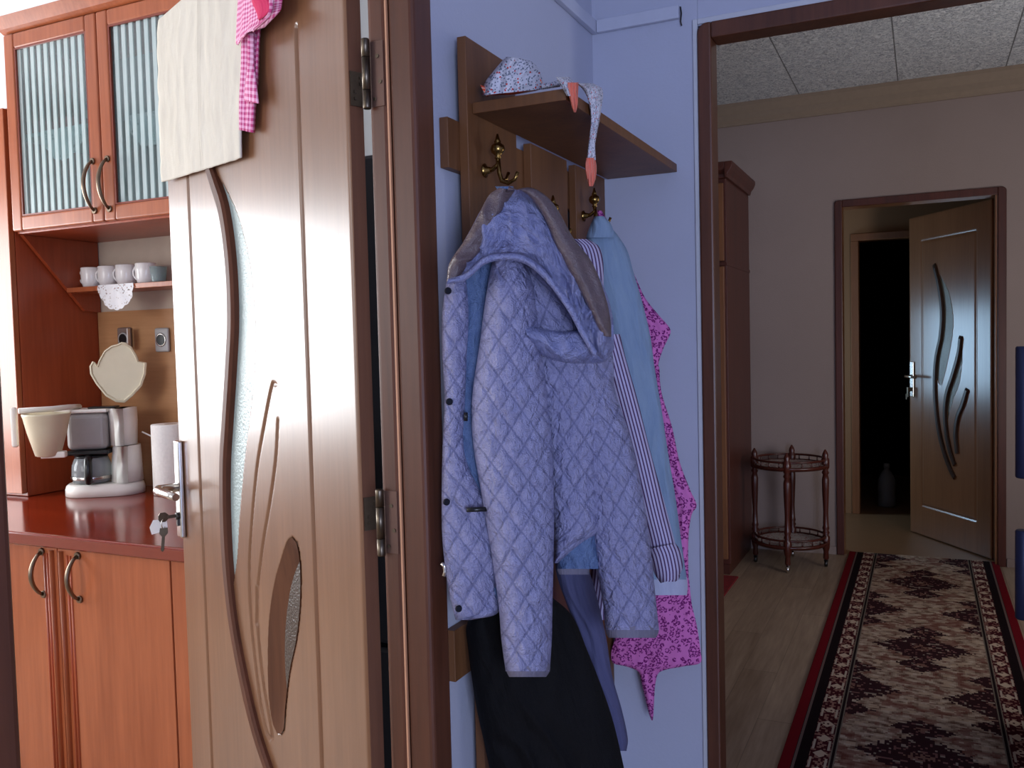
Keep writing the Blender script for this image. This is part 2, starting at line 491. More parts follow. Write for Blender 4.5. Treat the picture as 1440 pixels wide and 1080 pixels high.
# lobby and dark room behind the far door
struct('floor_lobby', BX(-1.65, 1.65, YF+.02, 8.6, -.05, 0), M['lobby_floor'])
struct('wall_lobby_back', BX(-1.65, -.45, 6.6, 6.7, 0, 2.5).box(.50, 1.65, 6.6, 6.7, 0, 2.5).box(-.45, .50, 6.6, 6.7, 1.95, 2.5), M['lobby_wall'])
struct('wall_lobby_left', BX(-1.65, -1.6, YF+.13, 6.6, 0, 2.5), M['lobby_wall'])
struct('wall_lobby_right', BX(1.6, 1.65, YF+.13, 6.6, 0, 2.5), M['lobby_wall'])
struct('ceiling_lobby', BX(-1.65, 1.65, YF+.13, 6.7, 2.5, 2.55), M['lobby_wall'])
struct('trim_3', BX(-.455, -.405, 6.58, 6.71, 0, 1.905).box(.455, .505, 6.58, 6.71, 0, 1.905).box(-.455, .505, 6.58, 6.71, 1.905, 1.955), M['far_leaf'], bevel=.004)
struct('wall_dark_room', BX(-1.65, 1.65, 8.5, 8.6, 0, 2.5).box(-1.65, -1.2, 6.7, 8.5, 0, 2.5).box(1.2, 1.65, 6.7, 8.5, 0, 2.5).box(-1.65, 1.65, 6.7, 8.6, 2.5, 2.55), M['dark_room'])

# frame of the opening into the far room, with a rounded outer corner
def rounded_frame(x0, x1, z1, wi, we, r=.022):
    """outer x0..x1, height z1, side widths wi (sides) and we (top): polygon in (x,z)"""
    out = [(x0, 0)]
    out += [(x0+r-r*math.cos(a), z1-r+r*math.sin(a)) for a in [i*PI/12 for i in range(7)]]
    out += [(x1-r+r*math.sin(a), z1-r+r*math.cos(a)) for a in [i*PI/12 for i in range(7)]]
    out += [(x1, 0), (x1-wi, 0), (x1-wi, z1-we), (x0+wi, z1-we), (x0+wi, 0)]
    return out
def poly_frame(name, x0, x1, z1, wi, we, y0, y1, m, parent=None, bevel=.004):
    # three boards, so every face stays convex
    r = .022
    mb = MB()
    left = [(x0, 0)]+[(x0+r-r*math.cos(a), z1-r+r*math.sin(a)) for a in [i*PI/12 for i in range(7)]]+[(x0+wi, z1), (x0+wi, 0)]
    right = [(x1-wi, 0), (x1-wi, z1)]+[(x1-r+r*math.sin(a), z1-r+r*math.cos(a)) for a in [i*PI/12 for i in range(7)]]+[(x1, 0)]
    mb.prism(left, (1, 0, 0), (0, 0, 1), (0, y0, 0), (0, y1-y0, 0))
    mb.prism(right, (1, 0, 0), (0, 0, 1), (0, y0, 0), (0, y1-y0, 0))
    mb.box(x0+wi, x1-wi, y0, y1, z1-we, z1)
    return mb.build(name, m, parent, bevel=bevel)
d2 = tag(empty('door_2', (0, YB, 0)), 'brown framed open doorway from the lilac hall into the far room', 'doorway', kind='structure')
poly_frame('door_frame', -.452, .448, 1.955, .0305, .036, YB-.012, YB+.052, M['frame'], d2)
struct('trim_4', BX(-.4635, -.4525, YB-.005, YB, 0, 1.968).box(-.4523, .46, YB-.005, YB, 1.9555, 1.968), M['white_paint'], bevel=.002)

# ------------------------------------------------------------------ door leaves
def seg_dist(Xg, Zg, pts):
    d = np.full(Xg.shape, 9.0)
    for (a, b), (c, e) in zip(pts[:-1], pts[1:]):
        vx, vz = c-a, e-b; L = vx*vx+vz*vz+1e-12
        t = np.clip(((Xg-a)*vx+(Zg-b)*vz)/L, 0, 1)
        d = np.minimum(d, np.hypot(Xg-a-t*vx, Zg-b-t*vz))
    return d
def inside(Xg, Zg, poly):
    r = np.zeros(Xg.shape, bool); n = len(poly)
    for i in range(n):
        x1, z1 = poly[i]; x2, z2 = poly[(i+1) % n]
        if z1 == z2: continue
        c = ((z1 > Zg) != (z2 > Zg)) & (Xg < (x2-x1)*(Zg-z1)/(z2-z1)+x1)
        r ^= c
    return r
def spline(pts, n):
    """smooth resample of a polyline of tuples"""
    P = [tuple(p) for p in pts]
    if len(P) == 2: return [tuple(a+(b-a)*i/(n-1) for a, b in zip(P[0], P[1])) for i in range(n)]
    dist = [0]
    for a, b in zip(P[:-1], P[1:]): dist.append(dist[-1]+max(1e-6, math.dist(a[:4], b[:4])))
    out = []
    for i in range(n):
        s = dist[-1]*i/(n-1); k = 0
        while k < len(P)-2 and dist[k+1] < s: k += 1
        t = (s-dist[k])/(dist[k+1]-dist[k])
        p0, p1, p2, p3 = P[max(k-1, 0)], P[k], P[k+1], P[min(k+2, len(P)-1)]
        L = dist[k+1]-dist[k]
        m1 = [((c-a)/max(1e-6, dist[k+1]-dist[max(k-1, 0)]))*L for a, c in zip(p0, p2)]
        m2 = [((c-a)/max(1e-6, dist[min(k+2, len(P)-1)]-dist[k]))*L for a, c in zip(p1, p3)]
        h = (2*t**3-3*t*t+1, t**3-2*t*t+t, -2*t**3+3*t*t, t**3-t*t)
        out.append(tuple(h[0]*a+h[1]*ma+h[2]*b+h[3]*mb_ for a, b, ma, mb_ in zip(p1, p2, m1, m2)))
    return out
def leaf(root, W, HT, T, m, side_m, grooves, recess, step):
    nx, nz = int(W/step), int(HT/step)
    xs = np.linspace(0, W, nx+1); zs = np.linspace(0, HT, nz+1)
    Xg, Zg = np.meshgrid(xs, zs)
    h = np.zeros(Xg.shape)
    for pts, w, dep in grooves:
        d = seg_dist(Xg, Zg, pts); h = np.minimum(h, -dep*np.clip(1-(d/w)**2, 0, 1))
    for poly, dep in recess: h[inside(Xg, Zg, poly)] = -dep
    e = np.minimum(np.minimum(Xg, W-Xg), np.minimum(Zg, HT-Zg))
    h -= .003*np.clip(1-e/.006, 0, 1)**2
    mb = MB()
    P = [[(Xg[r, c], h[r, c], Zg[r, c]) for c in range(nx+1)] for r in range(nz+1)]
    for row in P: row.reverse()
    mb.grid(P)
    face = mb.build('leaf_face', m, root, world=False)
    s = MB().box(0, W, -T, -.0125, 0, HT)
    for a, b in (((0, .0015), (-.0125, -.003)),): pass
    rim = [((0, W), (0, .004)), ((0, W), (HT-.004, HT)), ((0, .004), (0, HT)), ((W-.004, W), (0, HT))]
    for (x0, x1), (z0, z1) in rim: s.box(x0, x1, -.0125, -.0032, z0, z1)
    s.build('leaf_core', side_m, root, world=False)
    return face
def strip(root, name, pts, wid, hgt, m, n=60, y0=0.0, taper=.25, grow=99):
    """raised rounded strip along a curve on the leaf (local x,z), tapering at the ends"""
    P = spline(pts, n); mb = MB(); rows = []
    for i, p in enumerate(P):
        a = P[max(i-1, 0)]; b = P[min(i+1, n-1)]
        t = Vector((b[0]-a[0], 0, b[1]-a[1])).normalized(); q = Vector((t.z, 0, -t.x))
        f = i/(n-1); k = min(1, taper+(1-taper)*min(f, 1-f)*6)
        w = wid*k/2; hg = hgt*min(1, min(f+.004, 1-f+.02)*grow)
        c = Vector((p[0], y0, p[1]))
        rows.append([c+q*w-Vector((0, .004, 0)), c+q*w+Vector((0, hg*.55, 0)), c+q*w*.72+Vector((0, hg, 0)), c-q*w*.3+Vector((0, hg*.9, 0)), c-q*w+Vector((0, hg*.35, 0)), c-q*w-Vector((0, .004, 0))])
    mb.grid(rows, smooth=False)
    for k in (0, -1): mb.v += [tuple(v) for v in rows[k]]; mb.face(range(len(mb.v)-6, len(mb.v)))
    return mb.build(name, m, root, world=False)
def plate(root, name, poly, y, th, m):
    return MB().prism(poly, (1, 0, 0), (0, 0, 1), (0, y, 0), (0, -th, 0)).build(name, m, root, world=False)
def sh(pts, d): return [(a-d, b) for a, b in pts]

# near door ----------------------------------------------------------
HX, HY, DX, DY = -.747, 1.113, -.908, .42
S0 = .053
nd = empty('door_1', (HX+S0*DX, HY+S0*DY, .005), math.atan2(DY, DX))
tag(nd, 'open light wooden door with dark curved moulding and a white towel over its top', 'door', kind='structure')
wave = sh([(.640, 1.69), (.612, 1.640), (.578, 1.587), (.541, 1.527), (.518, 1.428), (.517, 1.318), (.537, 1.221), (.566, 1.107), (.584, 1.034), (.594, .931), (.591, .815), (.57, .702), (.528, .597), (.479, .512), (.426, .452), (.39, .42)], S0)
glassR = sh([(.569, 1.6), (.505, 1.543), (.461, 1.483), (.429, 1.407), (.418, 1.327), (.422, 1.248), (.433, 1.195), (.463, 1.113), (.485, 1.056), (.508, .985), (.529, .911), (.546, .837), (.57, .78)], S0)
g1a = sh([(.339, 1.19), (.345, 1.197), (.357, 1.186), (.393, 1.117), (.432, 1.034), (.463, .935), (.486, .834), (.488, .735), (.474, .641), (.455, .562), (.43, .514), (.411, .517), (.418, .546), (.443, .621), (.457, .715), (.456, .798)], S0)
g2 = sh([(.336, 1.126), (.351, 1.054), (.382, .972), (.42, .887), (.45, .799), (.463, .727)], S0)
leafop = sh([(.294, .92), (.276, .911), (.267, .874), (.272, .809), (.291, .741), (.325, .668), (.348, .595), (.358, .552), (.377, .536), (.4, .545), (.415, .588), (.414, .67), (.4, .755), (.37, .828), (.336, .881), (.314, .91)], S0)
leafglass = sh([(.274, .893), (.276, .809), (.297, .733), (.334, .66), (.355, .618), (.362, .685), (.348, .767), (.317, .839)], S0)
gR = sh([(.213, .18), (.213, 1.787)], S0); gT = [(.165, 1.787), (.67, 1.787)]; gL = sh([(.724, 1.787), (.724, .18)], S0)
gB = sh([(.213, .18), (.724, .18)], S0)
crescent = spline(wave, 40)[4:-9]+spline(glassR, 40)[::-1]
lo = spline(leafop+[leafop[0]], 49)[:-1]; lg = spline(leafglass+[leafglass[0]], 49)[:-1]
leaf(nd, .795, 1.972, .027, M['near_leaf'], M['leaf_side'],
     [(gR, .006, .005),  (gL, .006, .005), (gB, .006, .005), (spline(g1a, 60), .0048, .0035), (spline(g2, 30), .0048, .0035)],
     [(crescent, .006), (lo, .011)], .0032)
strip(nd, 'moulding', wave, .040, .011, M['moulding'], 90, taper=.8)
plate(nd, 'glass_panel', crescent, -.004, .001, M['frosted'])
mb = MB(); n = len(lo)
mb.v = [(a, .0015, b) for a, b in lo]+[(a, -.009, b) for a, b in lg]
for i in range(n): mb.face((i, (i+1) % n, n+(i+1) % n, n+i), True)
mb.build('recess_rim', M['rim'], nd, world=False)
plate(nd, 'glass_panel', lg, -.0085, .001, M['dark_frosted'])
# handle
pl = MB().box(.765, .795-.0, .0, .012, .838, 1.056)
hp = pl.build('door_handle', M['chrome'], nd, world=False, bevel=.004, seg=3)
lv = MB().tube([(.778, .010, .952), (.778, .045, .952), (.776, .054, .952), (.768, .058, .951), (.74, .058, .950), (.70, .056, .949), (.668, .054, .948)], [.010, .010, .0105, .0105, .0095, .009, .008], 12)
lv.build('lever', M['chrome'], hp, world=False)
lk = MB().lathe([(.0085, .010), (.0085, .017), (.006, .019)], (.778, 0, .888), 16, 'y').box(.7735, .7825, .010, .0165, .866, .888)
lk.build('keyhole', M['dark_metal'], hp, world=False, bevel=.001)
# hinges: knuckles between leaf and jamb, one plate on the leaf edge, one on the jamb
def hinge_at(z):
    bx, by = -.7315, 1.0925
    m = MB()
    m.lathe([(.0055, z-.050), (.0062, z-.048), (.0062, z-.024)], (bx, by, 0), 14)
    m.lathe([(.0062, z-.023), (.0062, z+.023)], (bx, by, 0), 14)
    m.lathe([(.0062, z+.024), (.0062, z+.048), (.0055, z+.050)], (bx, by, 0), 14)
    a = Vector((HX+S0*DX, HY+S0*DY, z)); nn = Vector((.42, .908, 0)); dd = Vector((DX, DY, 0))
    m.obox(a+nn*.0155-dd*.001, nn*.0110, dd*.0012, (0, 0, .026))
    mp = MB().box(-.728, -.706, 1.0992, 1.1005, z-.047, z+.047)
    for k in (-.015, -.005, .008, .017): m.obox(a+nn*(.012+.010*(k > 0))-dd*.003+Vector((0, 0, k)), nn*.0022, dd*.0008, (0, 0, .0022))
    for x, k in ((-.716, .025), (-.712, -.012), (-.722, -.036)): m.lathe([(.003, 1.0978), (.003, 1.0985)], (x, 0, z+k), 8, 'y')
    h = m.build('hinge', M['bronze'], nd)
    mp.build('jamb_plate', M['hinge_plate'], h, bevel=.0005)
    return h
for z in (1.655, .998, .33): hinge_at(z)
# door frame of the kitchen doorway (wall_left)
p = AX(20, 1080, -.656)
ny = p.y+.009
fr = MB().box(-.734, -.7015, 1.101, 1.15, 0, 2.05).box(-.699, -.656, 1.101, 1.158, 0, 2.05)
fr.box(-.734, -.656, ny-.06, ny, 0, 2.05).box(-.734, -.656, ny, 1.101, 2.0, 2.06)
fr.build('door_frame', M['frame'], nd, bevel=.007, seg=3)
MB().box(-.7015, -.6985, 1.0985, 1.103, 0, 2.0).build('seal', M['frame_edge'], nd)
# ------------------------------------------------------------------ cloth lofts
def wn(x, y, z=0.0): return noise.noise(Vector((x, y, z)))
def quilt(amp=.0045):
    def f(u, v, t):
        a, c = u/QU+v/QV, u/QU-v/QV
        return amp*(abs(math.sin(PI*a))*abs(math.sin(PI*c)))**.55 + .003*wn(u*22, v*18)
    return f
def wrinkle(amp=.004, fx=30, fy=12, seed=0):
    def f(u, v, t):
        n = wn(u*fx+wn(u*9, v*7, seed)*1.5, v*fy, seed)
        return amp*(1-2*abs(n))+amp*.6*wn(u*fx*.4, v*fy*.5, seed+5)
    return f
def loft(mb, rows, p0, az, thick, nu=24, nv=40, disp=None, back=.55, power=.5, edge=0.0, shift=0.0):
    """rows of (pxL,pyL,pxR,pyR[,k]) laid on the upright plane through p0 that runs along azimuth az; the sheet bulges off it to both
    sides and is closed at its rims, so it is a body one can walk around"""
    e = Vector((math.sin(az), math.cos(az), 0)); n = Vector((math.cos(az), -math.sin(az), 0)); p0 = Vector(p0)
    if n.dot(Vector((0, 0, 0))-p0.xy.to_3d()) < 0: n = -n
    R = [tuple(r)+((1.0,) if len(r) == 4 else ()) for r in rows]
    R = spline(R, nv)
    F_, B_, U = [], [], []
    v = 0; prev = None
    p0 = p0+n*shift
    for r in R:
        c = PL((r[0]+r[2])/2, (r[1]+r[3])/2, p0, n)
        if prev is not None: v += (c-prev).length
        prev = c
        a = PL(r[0], r[1], p0, n); b = PL(r[2], r[3], p0, n); w = (b-a).length
        fr, bk, uu = [], [], []
        for j in range(nu+1):
            t = j/nu; px, py = r[0]+(r[2]-r[0])*t, r[1]+(r[3]-r[1])*t
            u = (t-.5)*w; s = (4*t*(1-t))**power
            o = thick*r[4]*s
            if disp: o += disp(u, v, t)*min(1, s*1.6+edge)
            fr.append(PL(px, py, p0+n*o, n)); bk.append(PL(px, py, p0-n*(thick*r[4]*back*s+.002), n)); uu.append((u, -v))
        F_.append(fr); B_.append(bk); U.append(uu)
    mb.grid(F_, U)
    mb.grid([list(reversed(x)) for x in B_], [list(reversed(x)) for x in U])
    # close the rims
    for k in (0, -1):
        a, b = (F_[k], B_[k])
        mb.grid([a, b] if k == -1 else [b, a], [U[k], U[k]])
    for k in (0, -1):
        mb.grid([[x[k] for x in F_], [x[k] for x in B_]], [[x[k] for x in U]]*2)
    return mb
def rows3(L): return [(a[1], a[0], a[2], a[0])+tuple(a[3:]) for a in L]

# ------------------------------------------------------------------ towels over the near door (built in the leaf's own axes)
def leafcoord(px, py):
    q = PL(px, py, (HX, HY, 0), Vector((-DY, DX, 0)).normalized()*1.0) if False else PL(px, py, (HX, HY, 0), Vector((.42, .908, 0)))
    s = (q.x-HX)*DX+(q.y-HY)*DY-S0
    return s, q.z-.005
def over_door(name, rows, nu, nv, m, off, ztop, drop, disp, th=.003):
    """front rows given as (pxL,pyL,pxR,pyR) from below the top edge down; continues over the door top and a little down its back"""
    mb = MB(); R = spline(rows, nv); P, U = [], []
    L0 = leafcoord(R[0][0], R[0][1]); R0 = leafcoord(R[0][2], R[0][3]); w = abs(R0[0]-L0[0])
    def add(fn, v):
        P.append([fn(j/nu) for j in range(nu+1)]); U.append([((j/nu-.5)*w, v) for j in range(nu+1)])
    T = .027
    for k in range(6, 0, -1):
        add(lambda t, k=k: (L0[0]+(R0[0]-L0[0])*t, -T-off-.004*abs(wn(t*6, k)), ztop-drop*k/6), drop*k/6+T)
    for k in range(4):
        a = PI*k/3
        add(lambda t, a=a: (L0[0]+(R0[0]-L0[0])*t, -T/2-(T/2+off)*math.cos(a), ztop+(off+.003)*math.sin(a)), T*(1-k/3))
    v = 0; pz = ztop
    for i, r in enumerate(R):
        a, b = leafcoord(r[0], r[1]), leafcoord(r[2], r[3])
        v += .0 if i == 0 else max(.001, pz-(a[1]+b[1])/2); pz = (a[1]+b[1])/2
        add(lambda t, a=a, b=b, v=v: (a[0]+(b[0]-a[0])*t, off+disp((t-.5)*w, v, t), a[1]+(b[1]-a[1])*t), -v)
    mb.grid(P, U)
    o = mb.build(name, m, nd, world=False)
    o.parent = None
    o.location = nd.location; o.rotation_euler = nd.rotation_euler; WM[o] = WM[nd]
    md = o.modifiers.new('Solidify', 'SOLIDIFY'); md.thickness = th; md.offset = 1
    return o
ZT = 1.972
tw = over_door('towel', [(232, 33, 352, -80), (231, 60, 352, -10), (232, 110, 351, 60), (233, 160, 350, 120), (235, 215, 350, 180), (238, 257, 350, 223)], 50, 90, M['towel'], .0135, ZT, .30,
               lambda u, v, t: .004*abs(wn(u*16, v*3, 2))+.002*wn(u*40, v*16, 3)+.012*max(0, .12-t)*abs(wn(v*16, 1, 1))*4)
tag(tw, 'cream woven cotton towel hanging over the top of the light wooden door', 'towel')
tg = over_door('checked_cloth', [(349, -60, 384, -80), (349, 0, 382, -20), (349, 60, 374, 52), (348, 110, 372, 110), (347, 150, 368, 150), (347, 184, 366, 188)], 20, 50, M['gingham'], .008, ZT, .2,
               lambda u, v, t: .010*abs(math.sin(t*PI*2.2+.4))+.003*wn(u*30, v*8, 4))
tag(tg, 'pink and white checked cloth hanging over the door beside the cream towel', 'cloth')
def on_leaf(name, rows, nu, nv, m, off, disp, parent):
    mb = MB(); P, U = [], []; v = 0; last = None
    for r in spline(rows, nv):
        a, b = leafcoord(r[0], r[1]), leafcoord(r[2], r[3])
        if last is not None: v += abs(a[1]-last)+1e-4
        last = a[1]; w = abs(b[0]-a[0])
        P.append([(a[0]+(b[0]-a[0])*j/nu, off+disp((j/nu-.5)*w, v, j/nu), a[1]+(b[1]-a[1])*j/nu) for j in range(nu+1)])
        U.append([((j/nu-.5)*w, -v) for j in range(nu+1)])
    mb.grid(P, U)
    o = mb.build(name, m, parent, world=False)
    md = o.modifiers.new('Solidify', 'SOLIDIFY'); md.thickness = .003; md.offset = 1
    return o
on_leaf('fold', [(365, 50, 372, 50), (365, 90, 372, 90), (360, 120, 375, 120), (358, 143, 378, 148)], 12, 24, M['gingham'], .020, lambda u, v, t: .006*math.sin(t*PI), tg)
on_leaf('fold', [(352, -40, 422, -60), (352, -8, 421, -20), (352, 30, 417, 8), (351, 64, 413, 24), (352, 66, 395, 44)], 30, 40, M['gingham'], .020,
        lambda u, v, t: .004+.016*math.sin(t*PI*.9)+.003*wn(u*40, v*10, 3), tg)
on_leaf('lining', [(385, 5, 397, 3), (387, 13, 412, 9), (391, 21, 413, 19), (394, 29, 408, 27), (396, 36, 401, 34)], 10, 20, M['hot_pink'], .041, lambda u, v, t: .003*math.sin(t*PI), tg)
on_leaf('fold', [(413, 10, 418, 8), (413, 25, 416, 24), (400, 40, 409, 36), (388, 50, 394, 48)], 6, 20, M['gingham'], .042, lambda u, v, t: .004*math.sin(t*PI), tg)

# keys in the lock
kb = tag(empty('key_bunch', (0, 0, 0)), 'small bunch of keys with a white tag in the lock of the light wooden door', 'keys')
def LW(x, y, z): return tuple(WM[nd] @ Vector((x, y, z)))
k0 = MB().obox(LW(.778, .026, .889), Vector(LW(1, 0, 0))*.0 + Vector((DX, DY, 0))*.0015, Vector((-.42, -.908, 0))*.010, (0, 0, .0035))
k0.prism([(-.004, -.004), (.004, -.004), (.011, -.010), (.022, -.010), (.026, -.004), (.026, .005), (.022, .011), (.011, .011), (.004, .005)], (-.42, -.908, 0), (0, 0, 1), LW(.778, .030, .889), Vector((DX, DY, 0))*.003)
k0.build('key', M['bronze'], kb, bevel=.0005)
c = Vector(LW(.777, .046, .876)); dirx = Vector((-.30, .64, 0)).normalized()
ring = MB().tube([c+dirx*.011*math.cos(a)+Vector((0, 0, 1))*.011*math.sin(a) for a in [2*PI*i/20 for i in range(20)]], .0012, 6, True)
ring.build('key_ring', M['chrome'], kb)
e1 = Vector((-.643, .766, 0)).cross(Vector((0, 0, 1))).normalized()
hk = MB().prism([(-.008, 0), (-.009, -.012), (-.004, -.019), (.004, -.019), (.009, -.012), (.008, 0)], e1, Vector((.10, 0, 1)).normalized(), c+Vector((0, 0, -.010)), Vector((-.643, .766, 0))*.002)
hk.prism([(-.0032, -.018), (-.0042, -.050), (0, -.055), (.003, -.050), (.0034, -.018)], (e1+Vector((0, 0, .08))), Vector((.12, 0, 1)).normalized(), c+Vector((0, 0, -.010)), Vector((-.643, .766, 0))*.002)
hk.build('key', M['bronze'], kb, bevel=.0005)
q = c+Vector((-.643, .766, 0))*.006
tg_ = MB().prism([(-.030, -.004), (-.022, .012), (.006, .013), (.008, -.012), (-.026, -.020)], -e1 if e1.x < 0 else e1, (0, 0, 1), q+Vector((0, 0, -.004)), Vector((-.643, .766, 0))*.0012)
tg_.build('paper_tag', M['tag'], kb)

# ------------------------------------------------------------------ coat rack on the left wall
rk = tag(empty('coat_rack', (XA, 1.3, 0)), 'brown wooden wall coat rack with a shelf and brass hooks', 'coat rack')
xb, xf = -.684, -.668
MB().box(XA+.0005, xb, 1.247, 1.965, 1.542, 1.622).build('crossbar', M['rack'], rk, bevel=.001)
MB().box(XA+.0005, xb, 1.222, 1.965, .716, .80).build('crossbar', M['rack'], rk, bevel=.001)
MB().box(xb, xf, 1.285, 1.475, .42, 1.757).build('upright_board', M['rack'], rk, bevel=.001)
MB().box(xb, xf, 1.54, 1.725, .42, 1.6345).build('upright_board', M['rack'], rk, bevel=.001)
MB().box(xb, xf, 1.775, 1.965, .42, 1.6345).build('upright_board', M['rack'], rk, bevel=.001)
MB().box(xf+.0005, -.503, 1.302, 1.985, 1.636, 1.654).build('shelf', M['rack'], rk, bevel=.001)
def hook(y, z):
    m = MB(); x = xf
    m.lathe([(.011, x), (.012, x+.002), (.007, x+.004), (.005, x+.012)], (0, y, z-.028), 14, 'x')
    cx = x+.026
    m.tube([(x+.004, y, z-.028), (x+.016, y, z-.027), (cx, y, z-.02), (cx, y, z-.006)], .0042, 8)
    m.lathe([(.002, z-.012), (.006, z-.010), (.004, z-.006), (.0105, z-.001), (.0125, z+.005), (.0105, z+.011), (.005, z+.015), (.006, z+.017), (.004, z+.021), (.0015, z+.030)], (cx, y, 0), 16)
    m.tube([(cx, y, z-.010), (cx+.002, y, z-.035), (cx+.006, y, z-.048), (cx+.018, y, z-.053), (cx+.030, y, z-.048), (cx+.036, y, z-.036)], [.004, .004, .004, .0036, .0032, .003], 8)
    m.tube([(cx, y, z-.030), (cx, y+.012, z-.044), (cx+.004, y+.022, z-.042), (cx+.006, y+.028, z-.030)], .003, 8)
    return m.build('hook', M['brass'], rk)
p = AX(700, 214, xf+.026); hook(p.y, p.z)
p = AX(778, 297, xf+.026); hook(p.y, p.z)
p = AX(836, 284, xf+.026); hook(p.y, p.z)

# printed scarf on the shelf
sf = tag(empty('printed_scarf', (-.60, 1.35, 1.654)), 'white printed scarf with orange border bundled on the coat rack shelf', 'scarf')
m = MB(); azs = R_ = math.radians(38)
loft(m, [(712, 80, 734, 82), (704, 88, 750, 88), (693, 101, 757, 97), (682, 116, 761, 106), (678, 134, 766, 125)], (-.590, 1.39, 0), azs, .045, 30, 30, wrinkle(.010, 26, 26, 3), .6)
m.build('bundle', M['scarf'], sf)
m = MB(); loft(m, [(675, 119, 684, 136), (690, 124, 696, 134), (715, 124, 722, 133), (745, 112, 752, 128), (757, 104, 766, 124)], (-.588, 1.385, 0), azs, .012, 10, 30, wrinkle(.005, 40, 40, 4))
m.build('border', M['scarf_border'], sf)
m = MB(); loft(m, [(762, 117, 762, 126), (775, 116, 775, 124), (788, 110, 788, 122)], (-.55, 1.35, 0), math.radians(20), .01, 8, 12, wrinkle(.004, 40, 40, 6))
m.build('band', M['scarf'], sf)
def tie(rowsA, rowsB):
    m = MB(); loft(m, rows3(rowsA), (-.500, 1.33, 0), 0.0, .006, 12, 26, wrinkle(.004, 90, 14, 8)); o = m.build('tie', M['scarf'], sf)
    m = MB(); loft(m, rows3(rowsB), (-.497, 1.33, 0), 0.0, .006, 12, 24, wrinkle(.004, 90, 14, 9)); m.build('border', M['scarf_border'], o)
tie([(108, 782, 800), (114, 785, 806), (124, 791, 806), (135, 797, 806)], [(116, 797, 814), (128, 798, 813), (142, 802, 813), (150, 804, 812), (158, 807, 810)])
tie([(117, 810, 834), (124, 818, 846), (135, 825, 848), (150, 829, 846), (170, 831, 843), (190, 829, 839), (205, 827, 837), (225, 825, 838)], [(222, 824, 837), (235, 823, 839), (250, 825, 838), (262, 828, 834)])

# ------------------------------------------------------------------ clothes
RAD = math.radians
J0 = AX(622, 500, -.640); JA = RAD(50); JN = Vector((math.cos(JA), -math.sin(JA), 0))
jk = tag(empty('quilted_jacket', (-.60, 1.36, 0)), 'lilac blue quilted jacket with hood hanging on the nearest rack hook', 'jacket')
def jp(name, rows, thick, m, disp, nu, nv, shift=0, parent=None, power=.5, back=.55, three=True):
    mb = MB(); loft(mb, rows3(rows) if three else rows, J0, JA, thick, nu, nv, disp, back, power, shift=shift)
    return mb.build(name, m, parent or jk)
jp('lining', [(365, 640, 705), (420, 640, 715), (500, 640, 705), (560, 640, 700), (640, 635, 705), (720, 640, 715), (800, 640, 720), (858, 650, 715)], .03, M['jacket_blue'], wrinkle(.006, 34, 20, 1), 30, 110, -.01)
fp = jp('front_panel', [(388, 629, 656), (440, 622, 660), (500, 622, 658), (560, 625, 655), (640, 622, 655), (720, 621, 690), (770, 623, 700), (830, 631, 700), (862, 638, 700), (872, 641, 662)], .022, M['jacket'], quilt(.004), 26, 160, .012)
ft = jp('body', [(368, 722, 800), (400, 722, 822), (450, 726, 850), (500, 738, 862), (560, 752, 862), (620, 764, 850), (680, 770, 846), (720, 774, 846), (745, 776, 846), (768, 778, 815), (792, 778, 784)], .055, M['jacket'], quilt(.0045), 44, 150, -.015)
jp('side_panel', [(490, 752, 800), (540, 762, 812), (600, 770, 822), (660, 775, 832), (720, 790, 838), (770, 786, 842), (800, 784, 845)], .02, M['jacket_blue'], wrinkle(.007, 40, 22, 2), 24, 80, -.006)
jp('hem', [(794, 784, 829), (802, 784, 829), (808, 786, 828)], .012, M['jacket_cuff'], None, 16, 8, -.03)
sl = jp('sleeve', [(356, 696, 736, .6), (378, 690, 742, .7), (400, 686, 750), (440, 680, 755), (480, 675, 760), (560, 664, 770), (620, 665, 776), (700, 678, 779), (760, 688, 779), (850, 701, 777), (900, 705, 776), (944, 711, 773)], .050, M['jacket'], quilt(.005), 40, 220, .035)
jp('cuff', [(934, 710, 774, .98), (944, 712, 773), (952, 716, 768, .9)], .050, M['jacket_cuff'], None, 24, 10, .036, sl)
s2 = jp('sleeve', [(490, 775, 850, .6), (520, 786, 856), (560, 796, 868), (600, 806, 882), (650, 816, 895), (700, 826, 905), (780, 836, 916), (850, 848, 923), (886, 851, 927)], .042, M['jacket'], quilt(.0045), 36, 170, -.012)
jp('cuff', [(880, 850, 926), (890, 852, 926), (897, 856, 922)], .042, M['jacket_cuff'], None, 20, 8, -.011, s2)
